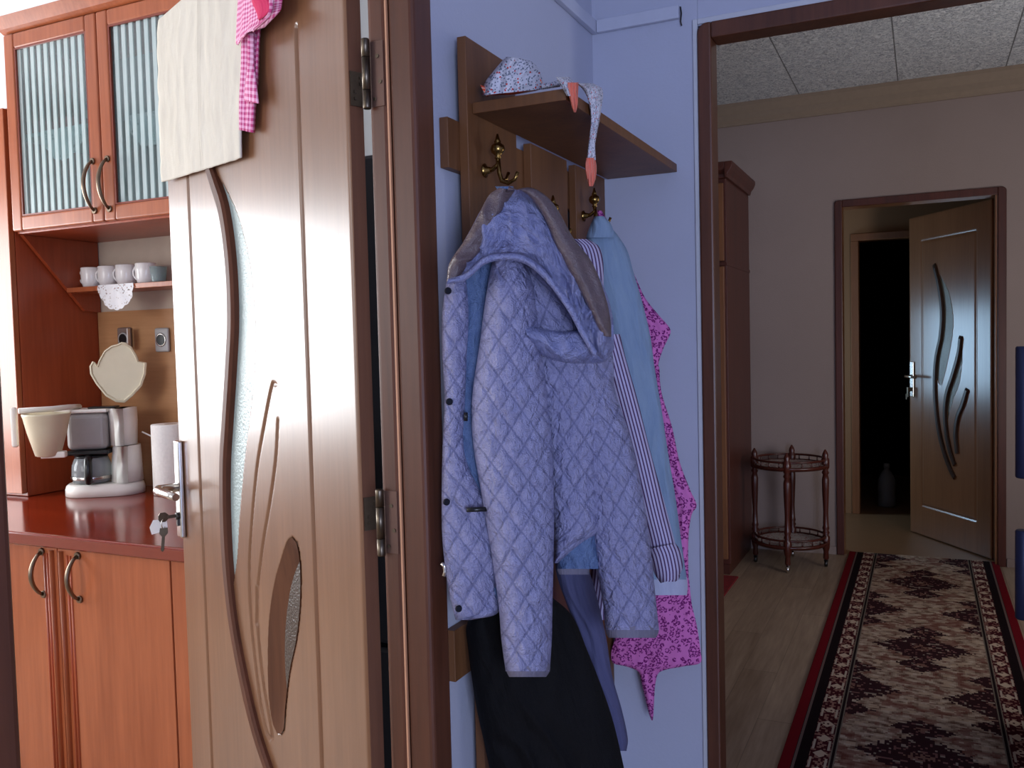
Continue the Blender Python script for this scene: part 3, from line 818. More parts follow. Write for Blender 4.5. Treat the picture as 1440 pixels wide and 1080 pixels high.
# hood: left lobe, peak and right lobe draped over the shoulder
hood = jp('hood', [(632, 376, 628, 398, .3), (645, 352, 650, 394, .7), (662, 322, 672, 378), (680, 290, 692, 366), (702, 270, 712, 362), (728, 267, 735, 366), (752, 278, 756, 380), (775, 305, 776, 402), (800, 335, 795, 432), (828, 366, 812, 462), (850, 405, 824, 486), (862, 450, 836, 500), (860, 486, 848, 506, .5)],
          .046, M['jacket_plain'], lambda u, v, t: wrinkle(.013, 16, 26, 7)(u, v, t)+wrinkle(.005, 60, 50, 3)(u, v, t), 64, 220, .046, three=False)
jp('hood_lining', [(738, 452, 742, 484), (762, 462, 764, 500), (790, 466, 792, 509), (820, 462, 824, 511), (846, 450, 852, 508), (862, 446, 864, 490)], .026, M['jacket_plain'], wrinkle(.009, 40, 30, 9), 24, 70, .050, hood, three=False)
jp('hood_edge', [(628, 400, 630, 392), (655, 394, 654, 384), (682, 372, 680, 362), (708, 366, 708, 356), (735, 370, 738, 360), (756, 384, 760, 374), (778, 408, 782, 398), (800, 440, 806, 430), (818, 474, 824, 466), (836, 503, 840, 494)], .008, M['jacket_plain'], None, 6, 80, .098, hood, three=False)
jp('hood_collar', [(716, 262, 712, 270, .5), (742, 274, 748, 264), (762, 300, 778, 286), (778, 338, 806, 334), (796, 374, 832, 368), (816, 410, 850, 412), (832, 442, 858, 446), (846, 472, 860, 474)], .014, M['jacket_satin'], wrinkle(.005, 34, 16, 5), 16, 90, .098, hood, three=False)
jp('hood_back', [(628, 396, 640, 399, .4), (632, 370, 656, 376), (653, 338, 682, 344), (671, 306, 700, 308), (688, 274, 716, 280), (702, 264, 724, 268, .5)], .010, M['jacket_satin'], wrinkle(.006, 50, 26, 15), 20, 90, .090, hood, three=False)
jp('hanger_loop', [(696, 262, 722, 262), (700, 268, 724, 272)], .01, M['jacket_blue'], None, 8, 6, .02, hood, three=False)
for px, py in ((630, 409), (632, 565), (628, 706), (645, 856)):
    c = PL(px, py, J0+JN*.036, JN)
    m = MB(); m.tube([c, c+JN*.004], [.0052, .004], 14); m.build('snap_button', M['snap'], fp)
m = MB(); m.tube([PL(656, 717, J0+JN*.052, JN), PL(689, 716, J0+JN*.052, JN)], .0035, 8); m.build('pocket_zipper', M['black_plastic'], fp)
m = MB(); m.tube([PL(655, 580, J0+JN*.04, JN), PL(655, 592, J0+JN*.04, JN)], .003, 8); m.build('zipper_pull', M['black_plastic'], fp)
m = MB(); m.tube([PL(621, 792, J0+JN*.03, JN), PL(625, 796, J0+JN*.032, JN), PL(626, 804, J0+JN*.032, JN), PL(624, 810, J0+JN*.032, JN)], .0028, 8); m.build('zipper_pull', M['chrome'], fp)

# black trousers, grey trousers
T0 = AX(655, 950, -.652); TA = RAD(55); TN = Vector((math.cos(TA), -math.sin(TA), 0))
bt = tag(empty('black_trousers', (-.55, 1.32, 0)), 'black trousers hanging below the quilted jacket', 'trousers')
m = MB(); loft(m, rows3([(835, 690, 770), (860, 668, 800), (880, 656, 812), (910, 658, 824), (950, 663, 840), (1000, 671, 858), (1050, 682, 871), (1120, 696, 884), (1250, 715, 892), (1350, 728, 896)]), T0, TA, .035, 40, 110, wrinkle(.010, 26, 5, 2), .5, shift=-.035)
m.build('trouser_legs', M['black_cloth'], bt)
gp = tag(empty('grey_trousers', (-.50, 1.42, 0)), 'grey blue trouser leg hanging behind the black trousers', 'trousers')
m = MB(); loft(m, rows3([(780, 782, 815), (805, 782, 829), (850, 797, 842), (900, 816, 853), (950, 832, 861), (1000, 848, 875), (1040, 860, 883), (1056, 868, 881)]), T0, TA, .022, 22, 80, wrinkle(.005, 40, 8, 3), .5, shift=-.125)
m.build('trouser_leg', M['grey_pants'], gp)
# striped shirt on the middle hook
ss = tag(empty('striped_shirt', (-.60, 1.62, 0)), 'white and purple striped shirt hanging from the middle hook behind the quilted jacket', 'shirt')
S_0 = (-.585, 1.62, 0); SA = RAD(58)
m = MB(); loft(m, rows3([(336, 804, 826), (346, 810, 842), (366, 816, 848), (400, 822, 849), (450, 826, 850), (500, 830, 858), (600, 836, 870), (700, 838, 880), (800, 830, 880), (860, 830, 866), (872, 836, 860)]), S_0, SA, .03, 36, 80, wrinkle(.004, 34, 8, 3), .5, shift=-.02)
m.build('shirt_body', M['striped'], ss)
m = MB(); loft(m, rows3([(470, 838, 872), (500, 848, 879), (560, 864, 896), (640, 886, 916), (720, 902, 938), (762, 912, 949), (785, 914, 955), (812, 925, 956), (818, 930, 950)]), S_0, SA, .024, 30, 100, wrinkle(.003, 34, 8, 4), .5, shift=.045)
sv = m.build('sleeve', M['striped'], ss)
m = MB(); loft(m, [(912, 772, 950, 764), (914, 786, 958, 776), (921, 808, 960, 798), (929, 820, 953, 813)], S_0, SA, .034, 20, 20, wrinkle(.002, 30, 10, 5), .5, shift=.048)
m.build('cuff', M['striped'], sv)
# light blue robe on the far hook
rb = tag(empty('bathrobe', (-.58, 1.82, 0)), 'pale blue robe with white hem hanging from the hook nearest the corner', 'robe')
B_0 = (-.600, 1.80, 0); BA = RAD(62)
m = MB(); loft(m, rows3([(306, 838, 846, .3), (316, 833, 856, .6), (330, 826, 868, .8), (352, 822, 882), (380, 826, 890), (420, 832, 902), (470, 838, 914), (520, 846, 921), (580, 858, 931), (640, 866, 940), (700, 872, 950), (760, 880, 958), (815, 886, 966)]), B_0, BA, .030, 40, 120, wrinkle(.007, 34, 6, 8), .35)
m.build('robe_body', M['robe'], rb)
m = MB(); loft(m, rows3([(812, 886, 966), (826, 888, 967), (837, 892, 966)]), B_0, BA, .030, 30, 10, wrinkle(.004, 34, 6, 8), .35)
m.build('hem', M['white_hem'], rb)
m = MB(); loft(m, rows3([(304, 836, 849), (312, 832, 857), (322, 828, 862), (334, 824, 864)]), B_0, BA, .02, 16, 16, wrinkle(.006, 60, 20, 1), .5, shift=.03)
m.build('collar', M['robe'], rb)
# leopard print scarf in the corner
ls = tag(empty('leopard_scarf', (-.52, 1.95, 0)), 'pink leopard print scarf hanging behind the pale blue robe', 'scarf')
L_0 = (-.60, 1.935, 0); LA = RAD(82); m = MB()
for rws in ([(296, 838, 846), (340, 846, 872), (395, 885, 896), (420, 888, 908), (445, 892, 928), (460, 896, 941), (468, 898, 943), (490, 902, 933), (512, 910, 926), (526, 920, 927)],
            [(515, 918, 927), (550, 924, 930), (600, 928, 945), (650, 935, 956), (690, 940, 971), (712, 942, 980), (722, 945, 973), (760, 950, 968), (835, 940, 969)],
            [(815, 900, 969), (850, 880, 973), (880, 872, 980), (915, 860, 985), (932, 862, 985), (937, 880, 962), (945, 898, 928), (960, 902, 922), (985, 908, 920), (1005, 913, 919), (1013, 916, 918)]):
    loft(m, rows3(rws), L_0, LA, .012, 24, 60, wrinkle(.006, 40, 10, 6), .3)
m.build('scarf_cloth', M['leopard'], ls)
# cable trunking in the corner
ct = tag(empty('cable_trunking', (-.69, 1.98, 1.98)), 'white cable trunking along the wall corner above the coat rack', 'cable trunking')
MB().box(-.685, -.492, YB-.014, YB-.0005, 1.974, 2.003).build('trunking_length', M['trunk'], ct, bevel=.002)
MB().box(XA+.0005, -.686, 1.2, YB-.0005, 1.974, 2.003).build('trunking_length', M['trunk'], ct, bevel=.002)
MB().tube([(-.489, YB-.006, 2.0), (-.487, YB-.006, 1.985), (-.489, YB-.006, 1.968), (-.487, YB-.006, 1.958)], .0016, 6).build('wire', M['dark_metal'], ct)
# ------------------------------------------------------------------ kitchen
ZC = .795
def bow_handle(name, x, y, z0, z1, parent, out=.032, m=None):
    """bow handle on a face whose outward direction is -y"""
    mb = MB(); n = 14; pts = []; rr = []
    for i in range(n+1):
        t = i/n; pts.append((x, y-.004-out*math.sin(PI*t)**.7, z0+(z1-z0)*t)); rr.append(.0042+.0022*math.sin(PI*t))
    mb.tube(pts, rr, 10)
    for z in (z0, z1): mb.lathe([(.009, y-.006), (.010, y-.003), (.010, y)], (x, 0, z), 12, 'y')
    return mb.build(name, m or M['handle_metal'], parent)
def base_cabinet(x0, x1, nd_, label, hpos):
    c = tag(empty('base_cabinet', ((x0+x1)/2, 1.9, 0)), label, 'kitchen cabinet')
    mb = MB().box(x0, x0+.018, 1.567, 2.235, .08, .760).box(x1-.018, x1, 1.567, 2.235, .08, .760).box(x0+.018, x1-.018, 1.567, 2.235, .08, .098).box(x0+.018, x1-.018, 2.225, 2.235, .098, .76)
    mb.build('carcass', M['kit_side'], c)
    MB().box(x0, x1, 1.62, 1.64, 0, .08).build('plinth', M['kit_side'], c)
    w = (x1-x0)/nd_
    for i in range(nd_):
        a, b = x0+i*w+.0015, x0+(i+1)*w-.0015
        d = MB().box(a, b, 1.548, 1.566, .085, .757)
        o = d.build('door', M['kit_front'], c, bevel=.0015)
        for xx in (((b-.016,) if i == 0 else (a+.016,)) if nd_ > 1 else ()): MB().tube([(xx, 1.5495, .09), (xx, 1.5495, .752)], .013, 12, flat=.45).build('moulding', M['kit_front'], o)
        for xx in (((b-.036, b-.047) if i == 0 else (a+.036, a+.047)) if nd_ > 1 else ()): MB().tube([(xx, 1.5485, .10), (xx, 1.5485, .742)], .004, 8).build('moulding', M['kit_side'], o)
        if hpos[i] is not None: bow_handle('door_handle', hpos[i], 1.5475, .632, .745, o)
    return c
base_cabinet(-2.43, -1.642, 2, 'reddish wood base cabinet with two bow handled doors under the coffee maker', (-2.092, -1.957))
base_cabinet(-1.640, -1.432, 1, 'narrow reddish wood base cabinet mostly hidden behind the open light wooden door', (None,))
base_cabinet(-3.35, -2.432, 2, 'reddish wood base cabinet below the tall cabinet at the far corner of the kitchen', (None, None))
ctp = tag(MB().box(-3.36, -1.43, 1.53, 2.235, .761, ZC).build('countertop', M['counter'], bevel=.008, seg=4), 'glossy dark red wooden countertop running along the kitchen cabinets', 'countertop')
MB().box(-3.36, -1.43, 1.5285, 1.531, .766, .790).build('edge_band', M['counter_edge'], ctp)
struct('trim_5', BX(-2.661, -.742, 2.230, KB, ZC, 1.405), M['kit_back'])
struct('trim_6', BX(-2.661, -.742, 2.233, KB, 1.405, 1.66), plain('upper_back', (196, 176, 158), .7, var=.06))
# grey refrigerator behind the open door
fg = tag(empty('refrigerator', (-1.10, 1.9, 0)), 'dark grey refrigerator behind the open door, glimpsed through the hinge gap', 'refrigerator')
MB().box(-1.41, -.80, 1.60, 2.20, .012, 1.66).build('cabinet_body', M['grey_trim'], fg, bevel=.006)
o = MB().box(-1.41, -.80, 1.545, 1.599, .02, .62).build('door', M['grey_trim'], fg, bevel=.008)
o = MB().box(-1.41, -.80, 1.545, 1.599, .63, 1.655).build('door', M['grey_trim'], fg, bevel=.008)
MB().tube([(-1.37, 1.545, .72), (-1.37, 1.518, .74), (-1.37, 1.518, 1.06), (-1.37, 1.545, 1.08)], .008, 10).build('door_handle', M['dark_metal'], o)
# tall cabinet
tc = tag(empty('tall_cabinet', (-2.98, 2.07, ZC)), 'tall glossy wooden cabinet standing on the left end of the countertop', 'kitchen cabinet')
XT = -2.664
MB().box(-3.34, XT, 1.930, 2.235, ZC+.001, 2.055).build('carcass', M['kit_side'], tc, bevel=.002)
o = MB().box(-3.34, XT, 1.909, 1.928, ZC+.012, 2.05).build('door', M['kit_front'], tc, bevel=.002)
bow_handle('door_handle', -3.28, 1.909, 1.3, 1.42, o)
# upper cabinet with striped glass doors
uc = tag(empty('wall_cabinet', (-2.23, 2.07, 1.66)), 'wooden wall cabinet with two striped glass doors above the countertop', 'kitchen cabinet')
x0, x1, zb, zt = -2.650, -1.815, 1.662, 2.278
cb = MB().box(x0, x0+.016, 1.932, 2.235, zb+.003, zt).box(x1-.016, x1, 1.932, 2.235, zb+.003, zt)
cb.box(x0+.016, x1-.016, 1.932, 2.235, zt-.016, zt)
cb.build('carcass', M['kit_side'], uc, bevel=.001)
MB().box(x0+.001, x1-.001, 1.930, 2.235, zb-.012, zb+.0025).build('bottom_board', M['kit_side'], uc)
MB().box(x0+.017, x1-.017, 2.222, 2.229, zb+.004, zt-.017).build('back_panel', M['cab_inside'], uc)
zs = AY(90, 182, 1.95).z
MB().box(x0+.017, x1-.017, 1.936, 2.221, zs-.012, zs).build('inner_shelf', M['cab_inside'], uc)
MB().box(x0+.017, x1-.017, 1.935, 2.221, zb+.004, zb+.010).build('inner_floor', M['cab_inside'], uc)
cr = MB().prism([(1.918, zt), (1.900, zt+.010), (1.892, zt+.030), (1.886, zt+.045), (2.235, zt+.045), (2.235, zt)], (0, 1, 0), (0, 0, 1), (x0-.004, 0, 0), (x1-x0+.008, 0, 0))
cr.build('crown_moulding', M['kit_front'], uc)
# side panel with the slanted edge that carries the little cup shelf
sp = MB().prism([(1.944, zb-.013), (2.150, 1.425), (2.165, 1.408), (2.229, 1.404), (2.229, zb-.013)], (0, 1, 0), (0, 0, 1), (x0-.010, 0, 0), (.016, 0, 0))
sp.build('side_panel', M['kit_side'], uc)
MB().box(x0+.0065, x1, 2.095, 2.229, 1.468, 1.484).build('cup_shelf', M['kit_front'], uc, bevel=.001)
def glass_door(a, b, hx):
    wf, y0, y1, z0, z1 = .046, 1.909, 1.929, zb-.006, zt-.004
    d = MB()
    d.box(a, a+wf, y0, y1, z0, z1).box(b-wf, b, y0, y1, z0, z1)
    d.box(a+wf, b-wf, y0, y1, z0, z0+wf).box(a+wf, b-wf, y0, y1, z1-wf, z1)
    d = d.build('door', M['kit_front'], uc, bevel=.006, seg=3)
    MB().box(a+wf-.001, b-wf+.001, y0+.010, y0+.014, z0+wf-.001, z1-wf+.001).build('pane', M['striped_glass'], d)
    bd = MB()
    for q in ((a+wf, a+wf+.005, z0+wf, z1-wf), (b-wf-.005, b-wf, z0+wf, z1-wf), (a+wf+.005, b-wf-.005, z0+wf, z0+wf+.005), (a+wf+.005, b-wf-.005, z1-wf-.005, z1-wf)):
        bd.box(q[0], q[1], y0+.003, y0+.0095, q[2], q[3])
    bd.build('bead', M['counter_edge'], d)
    bow_handle('door_handle', hx, y0, 1.690, 1.838, d, .034)
glass_door(-2.646, -2.234, -2.268); glass_door(-2.231, -1.819, -2.205)
# doilies
def doily(name, o, e1, e2, w, h, label, scallops=9, drop=None):
    """lace half-disc hanging from its straight top edge"""
    mb = MB(); P, U = [], []; nr, na = 14, 54
    for i in range(nr+1):
        r = i/nr; row, uu = [], []
        for j in range(na+1):
            a = PI*j/na
            s = 1+.05*abs(math.sin(a*scallops))*(r > .9)
            x = math.cos(a)*w*r*s; y = -math.sin(a)*h*r*s
            row.append(Vector(o)+Vector(e1)*x+Vector(e2)*y+Vector((0, -1, 0))*(.0025*math.sin(a*7)*r)); uu.append((x, y))
        P.append(row); U.append(uu)
    mb.grid(P, U)
    return tag(mb.build(name, M['lace']), label, 'doily', 'white lace doilies of the kitchen cabinets')
p = AY(161, 405, 2.088); doily('doily', (p.x, 2.0925, 1.4855), (1, 0, 0), (0, 0, 1), .080, .082, 'white lace doily hanging from the small cup shelf')
p = AY(92, 180, 1.945); doily('doily', (p.x, 1.9335, zs+.001), (1, 0, 0), (0, 0, 1), .092, .098, 'white lace doily hanging behind the left striped glass door')
p = AY(213, 158, 1.945); doily('doily', (p.x, 1.9335, zs+.001), (1, 0, 0), (0, 0, 1), .085, .098, 'white lace doily hanging behind the right striped glass door')
# cups on the cup shelf
def cup(px, first=[None]):
    q = AY(px, 395, 2.160); loc = (q.x, 2.160, 1.4845)
    names = {129: 'first from the left', 153: 'second from the left', 178: 'third from the left', 206: 'fourth from the left'}
    lab = 'white porcelain cup on the cup shelf, %s of the four' % names[px]
    if first[0] is None:
        c = empty('cup', loc); first[0] = c
        MB().lathe([(.022, 0), (.028, .004), (.033, .020), (.0345, .045), (.034, .068), (.0325, .070), (.031, .066), (.031, .045), (.028, .012), (.001, .008)], (0, 0, 0), 26).build('bowl', M['porcelain'], c, world=False)
        MB().tube([(-.032, -.004, .060), (-.043, -.006, .058), (-.050, -.008, .046), (-.049, -.008, .032), (-.041, -.006, .020), (-.031, -.004, .016)], .0034, 8).build('handle', M['porcelain'], c, world=False)
    else:
        c = copy_tree(first[0]); c.location = loc
    tag(c, lab, 'cup', 'porcelain cups on the cup shelf')
for px in (129, 153, 178, 206): cup(px)
q = AY(226, 395, 2.13)
g = MB().lathe([(.020, 0), (.022, .004), (.027, .050), (.0255, .050), (.021, .006), (.001, .005)], (q.x, 2.122, 1.4845), 22).build('drinking_glass', M['clear_glass'])
tag(g, 'small clear glass at the right end of the cup row', 'glass')
# things behind the striped glass
for px, py, col, nm, lab in ((62, 168, (214, 120, 132), 'bowl', 'pink bowl on the inner shelf behind the left striped glass door'), (98, 170, (206, 96, 104), 'bowl', 'red bowl next to a jar behind the left striped glass door')):
    q = AY(px, 178, 2.02)
    tag(MB().lathe([(.02, 0), (.024, .004), (.045, .035), (.050, .055), (.047, .055), (.040, .03), (.001, .008)], (q.x, 2.04, zs+.001), 24).build(nm, plain('c_'+str(px), col, .25)), lab, 'bowl', 'bowls behind the striped glass')
q = AY(112, 170, 2.06)
j = tag(empty('jar', (q.x, 2.12, zs+.001)), 'white and blue jar behind the left striped glass door', 'jar')
MB().lathe([(.03, 0), (.034, .004), (.034, .085), (.028, .098), (.028, .104)], (0, 0, 0), 22).build('jar_body', M['porcelain'], j, world=False)
MB().lathe([(.030, .1045), (.030, .122), (.012, .128)], (0, 0, 0), 22).build('lid', plain('jar_blue', (88, 120, 170), .4), j, world=False)
# sockets
def socket(px, py, m, flap, label):
    q = AY(px, py, 2.228); x, z = q.x, q.z
    s = tag(empty('power_socket', (x, 2.23, z)), label, 'socket', 'sockets on the kitchen back panel')
    MB().box(x-.031, x+.031, 2.217, 2.2295, z-.041, z+.041).build('cover', m, s, bevel=.006, seg=3)
    MB().lathe([(.024, 2.2165), (.022, 2.2135), (.019, 2.2145)], (x, 0, z), 24, 'y').build('ring', M['chrome'] if not flap else M['grey_plastic'], s)
    MB().lathe([(.0185, 2.2135), (.0185, 2.216)], (x, 0, z), 24, 'y').build('well', M['black_plastic'], s)
    if flap: MB().obox((x+.047, 2.199, z), Vector((.6, -.8, 0))*.021, Vector((.8, .6, 0))*.002, (0, 0, .036)).build('flap', M['white_plastic'], s, bevel=.002)
socket(177, 477, plain('sock_brown', (120, 100, 92), .4), True, 'brown grey socket with open flap above the coffee maker')
socket(230, 478, M['grey_plastic'], False, 'grey socket with dark round well above the paper towel roll')
# paper towel roll
q = AZ(226, 697, ZC); rx, ry = q.x+.01, q.y+.045
pt = tag(empty('paper_towel_roll', (rx, ry, ZC)), 'white paper towel roll standing on the countertop beside the coffee maker', 'paper towel')
MB().lathe([(.060, .001), (.0615, .004), (.0615, .226), (.060, .229), (.024, .229), (.021, .227)], (0, 0, 0), 40).build('paper', M['paper'], pt, world=False)
MB().lathe([(.0205, .2285), (.0195, .2285), (.0195, .10)], (0, 0, 0), 20).build('core', plain('card', (170, 140, 110), .9), pt, world=False)
# coffee maker
CM = (-2.455, 2.055, ZC)
cm = tag(empty('coffee_maker', CM, math.radians(35)), 'white drip coffee maker with open lid and filter basket swung out', 'coffee maker')
def oval(x0, x1, y0, y1, n=10):
    ry = (y1-y0)/2; cy = (y0+y1)/2
    return [(x0+ry-ry*math.cos(a), cy+ry*math.sin(a)) for a in [PI/2-PI*i/n+0 for i in range(n+1)]][::-1] + [(x1-ry+ry*math.cos(a), cy+ry*math.sin(a)) for a in [PI/2-PI*i/n for i in range(n+1)]]
def loftpoly(polys):
    mb = MB(); n = len(polys[0][0])
    for P, z in polys: mb.v += [(a, b, z) for a, b in P]
    for k in range(len(polys)-1):
        for i in range(n): mb.face((k*n+i, k*n+(i+1) % n, (k+1)*n+(i+1) % n, (k+1)*n+i), True)
    mb.face(list(range(n))[::-1]); mb.face([(len(polys)-1)*n+i for i in range(n)])
    return mb
def scl(P, k, cx=0, cy=0): return [((a-cx)*k+cx, (b-cy)*k+cy) for a, b in P]
bo = oval(-.120, .125, -.078, .078)
bs = loftpoly([(bo, .001), (bo, .022), (scl(bo, .97), .034), (scl(bo, .9), .041)]).build('base', M['white_plastic'], cm, world=False)
cl = oval(.022, .122, -.068, .068, 8)
loftpoly([(cl, .0415), ([(a*.96+.003, b*.94) for a, b in cl], .10), ([(a*.86+.012, b*.86) for a, b in cl], .160)]).build('column', M['white_plastic'], cm, world=False)
tk = oval(.020, .110, -.060, .060, 8)
tkm = loftpoly([([(a*.92+.006, b*.95) for a, b in tk], .162), ([(a*.98+.003, b*1.0) for a, b in tk], .24), (tk, .283)])
tkm.build('water_tank', M['white_plastic'], cm, world=False)
MB().box(-.098, .0255, -.052, .055, .152, .272).build('filter_housing', M['grey_plastic'], cm, world=False, bevel=.018, seg=4)
MB().box(-.098, .030, -.058, .058, .136, .151).build('drip_plate', M['black_plastic'], cm, world=False, bevel=.004)
MB().box(-.13, .030, -.056, .058, .2725, .284).build('top_rim', M['white_plastic'], cm, world=False, bevel=.004)
MB().box(-.035, .05, -.030, .03, .2845, .290).build('hot_plate_vent', M['black_plastic'], cm, world=False, bevel=.002)
cf = MB().lathe([(.048, .0425), (.058, .046), (.062, .070), (.060, .10), (.052, .122), (.048, .126)], (-.035, -.01, 0), 30)
cf = cf.build('carafe', M['carafe_glass'], cm, world=False)
MB().lathe([(.050, .1262), (.051, .131), (.030, .1345)], (-.035, -.01, 0), 28).build('carafe_lid', M['black_plastic'], cf, world=False)
MB().lathe([(.0635, .066), (.064, .064), (.064, .058), (.0635, .056)], (-.035, -.01, 0), 30).build('band', M['chrome'], cf, world=False)
MB().tube([(-.030, -.060, .127), (-.026, -.084, .124), (-.024, -.092, .105), (-.024, -.092, .075), (-.025, -.086, .052), (-.028, -.070, .050)], [.012, .0125, .0125, .0125, .0115, .009], 12).build('carafe_handle', M['black_plastic'], cf, world=False)
# basket swung out to the front
bc = Vector((-2.458, 1.855, 0)); zr = 1.078
bk = MB().lathe([(.030, .945), (.036, .948), (.056, 1.02), (.066, zr-.012), (.069, zr-.004), (.069, zr), (.064, zr), (.060, 1.04), (.032, .955), (.001, .953)], (bc.x, bc.y, 0), 30).build('filter_basket', M['cream_plastic'], cm)
dl = Vector((-.80, -.60, 0)).normalized(); e = Vector((-.62, -.06, 0)).normalized()
hc = bc+Vector((-.077, -.052, 0)); ax = Vector((.60, -.80, 0))
MB().obox((hc.x, hc.y, 1.038), ax*.010, Vector((.8, .6, 0))*.009, (0, 0, .062)).build('basket_handle', M['white_plastic'], bk, bevel=.007, label=None)
MB().tube([hc+Vector((.01, .01, 1.088)), bc+Vector((-.03, .05, 1.088)), (-2.49, 1.96, 1.089), (-2.515, 2.02, 1.086)], .009, 10, flat=1).build('swing_arm', M['white_plastic'], bk)
MB().obox((bc.x+.02, bc.y+.005, .950), Vector((.6, .5, 0))*.045, Vector((.5, -.6, 0))*.02, (0, 0, .010)).build('drip_valve', M['white_plastic'], bk, bevel=.004)
# lid standing open
LN = Vector((.57, -.82, 0)); LP = Vector((-2.405, 2.115, 0)); le = Vector((.82, .57, 0))
out = [(127, 515), (131, 508), (137, 516), (140, 507), (148, 493), (158, 486), (166, 484), (172, 481), (178, 482), (186, 488), (193, 500), (196, 508), (207, 510), (206, 526), (200, 543), (187, 557), (176, 566), (164, 565), (150, 557), (136, 540), (128, 526)]
lid = MB(); n = len(out); mid = Vector((0, 0, 0))
P = [PL(a, b, LP, LN) for a, b in out]
for p in P: mid += p/n
for k, (s, d) in enumerate(((1, 0), (1, .010), (.94, .013), (.90, .008))):
    lid.v += [tuple(mid+(p-mid)*s+LN*d) for p in P]
for k in range(3):
    for i in range(n): lid.face((k*n+i, k*n+(i+1) % n, (k+1)*n+(i+1) % n, (k+1)*n+i))
lid.face(list(range(n))[::-1]); lid.face([3*n+i for i in range(n)])
lid.build('lid', M['cream_plastic'], cm)
MB().tube([(-2.36, 2.13, ZC+.20), (-2.33, 2.17, ZC+.17), (-2.30, 2.20, ZC+.10), (-2.30, 2.21, ZC+.02), (-2.32, 2.20, ZC+.006)], .003, 6).build('power_cord', M['white_plastic'], cm)
# ------------------------------------------------------------------ far room
# frame of the far door and its leaf
fd = tag(empty('door_3', (.337, 5.45, .006), math.atan2(.8347, -.5507)), 'pale wooden door with three dark curved bars standing ajar in the far wall', 'door', kind='structure')
FW = .755
def fs(P): return [(a-.06, b) for a, b in P]
w1 = fs([(.562, 1.66), (.512, 1.522), (.486, 1.374), (.5, 1.227), (.541, 1.10), (.556, .96), (.549, .823), (.522, .675), (.475, .553), (.416, .455), (.372, .405)])
w2 = fs([(.315, 1.23), (.337, 1.124), (.389, .999), (.441, .893), (.461, .786), (.448, .661), (.416, .56), (.372, .48)])
w3 = fs([(.260, .93), (.3, .839), (.344, .762), (.364, .669), (.351, .55)])
gl = fs([(.506, 1.593), (.433, 1.496), (.394, 1.371), (.395, 1.247), (.441, 1.081), (.50, .932)])
gl2 = fs([(.31, 1.20), (.312, 1.08), (.335, .96), (.39, .86), (.44, .74)])
bx = fs([(.686, .19), (.686, 1.81), (.187, 1.81), (.187, .19), (.686, .19)])
cr1 = spline(w1, 30)[2:16]+spline(gl, 20)[::-1]; cr2 = spline(w2, 24)[1:13]+spline(gl2, 16)[::-1]
leaf(fd, FW, 1.966, .036, M['far_leaf'], M['far_leaf'], [(bx, .008, .0035), (bx[3:5][::-1] if False else [bx[0], bx[3]], .009, .008)], [(cr1, .004), (cr2, .004)], .006)
for w in (w1, w2, w3): strip(fd, 'moulding', w, .034, .012, M['dark_moulding'], 50, taper=.92)
plate(fd, 'glass_panel', cr1, -.003, .001, M['far_frosted']); plate(fd, 'glass_panel', cr2, -.003, .001, M['far_frosted'])
hp = MB().box(.702, .738, .001, .010, .855, 1.075).build('door_handle', M['chrome'], fd, world=False, bevel=.003)
MB().tube([(.720, .008, .985), (.720, .045, .985), (.712, .052, .985), (.66, .052, .983), (.61, .050, .980)], [.009, .009, .010, .009, .008], 10).build('lever', M['chrome'], hp, world=False)
k = MB().box(.716, .724, .0105, .034, .89, .915).box(.712, .727, .0345, .037, .855, .915).box(.722, .732, .0375, .040, .84, .875).build('key', M['bronze'], hp, world=False)
x0, x1, zt = -.452, .398, 2.015
f = poly_frame('door_frame', x0, x1, zt, .040, .040, YF-.014, YF-.0005, M['far_frame'], fd)
MB().box(-.452+.004, -.414, YF+.0005, YF+.132, 0, 1.976).box(.348, .387, YF+.0005, YF+.120, 0, 1.976).box(-.448, .387, YF+.0005, YF+.132, 1.9765, 2.0095).build('door_lining', M['far_leaf'], fd, label='tan door lining')
# wardrobe
wd = tag(empty('wardrobe', (-1.26, 4.98, 0)), 'dark reddish wooden wardrobe with stepped crown against the far wall', 'wardrobe')
WX, W0, W1 = -.925, 4.66, YF-.016
MB().box(-1.59, WX, W0, W1, .06, 2.085).build('carcass', M['wardrobe'], wd, bevel=.003)
MB().box(-1.585, WX-.01, W0+.02, W1, 0, .0595).build('plinth', M['wardrobe'], wd)
for z0, z1 in ((.09, 1.63), (1.66, 2.06)):
    o = MB().box(-1.575, WX-.012, W0-.020, W0-.0005, z0, z1).box(-1.52, WX-.067, W0-.026, W0-.0205, z0+.06, z1-.06).build('door', M['wardrobe_lit_front'], wd, bevel=.003)
cp = [(0, 2.0855), (.012, 2.0855), (.016, 2.105), (.032, 2.125), (.040, 2.145), (.040, 2.165), (0, 2.165)]
c = MB().prism([(WX+a, z) for a, z in cp], (1, 0, 0), (0, 0, 1), (0, W0-.04, 0), (0, W1-W0+.04-.001, 0))
c.prism([(W0-a, z) for a, z in cp], (0, 1, 0), (0, 0, 1), (-1.59, 0, 0), (1.59+WX-.0005, 0, 0))
c.box(-1.59, WX, W0, W1-.001, 2.0855, 2.163)
c.build('crown_moulding', M['wardrobe'], wd, bevel=.002)
MB().box(-1.58, WX+.004, W0-.008, W1, 1.635, 1.655).build('waist_moulding', M['wardrobe'], wd, bevel=.003)
rr = tag(MB().box(-1.5, -.88, 3.75, W0-.03, .001, .010).build('red_rug', M['red_rug'], bevel=.003), 'small red rug on the laminate floor in front of the wardrobe', 'rug')
# runner carpet
rn = tag(MB().box(-.389, .367, 2.15, YF+.06, .0005, .0085).build('runner_carpet', M['runner'], bevel=.003), 'long patterned runner carpet with red edges leading to the far door', 'carpet')
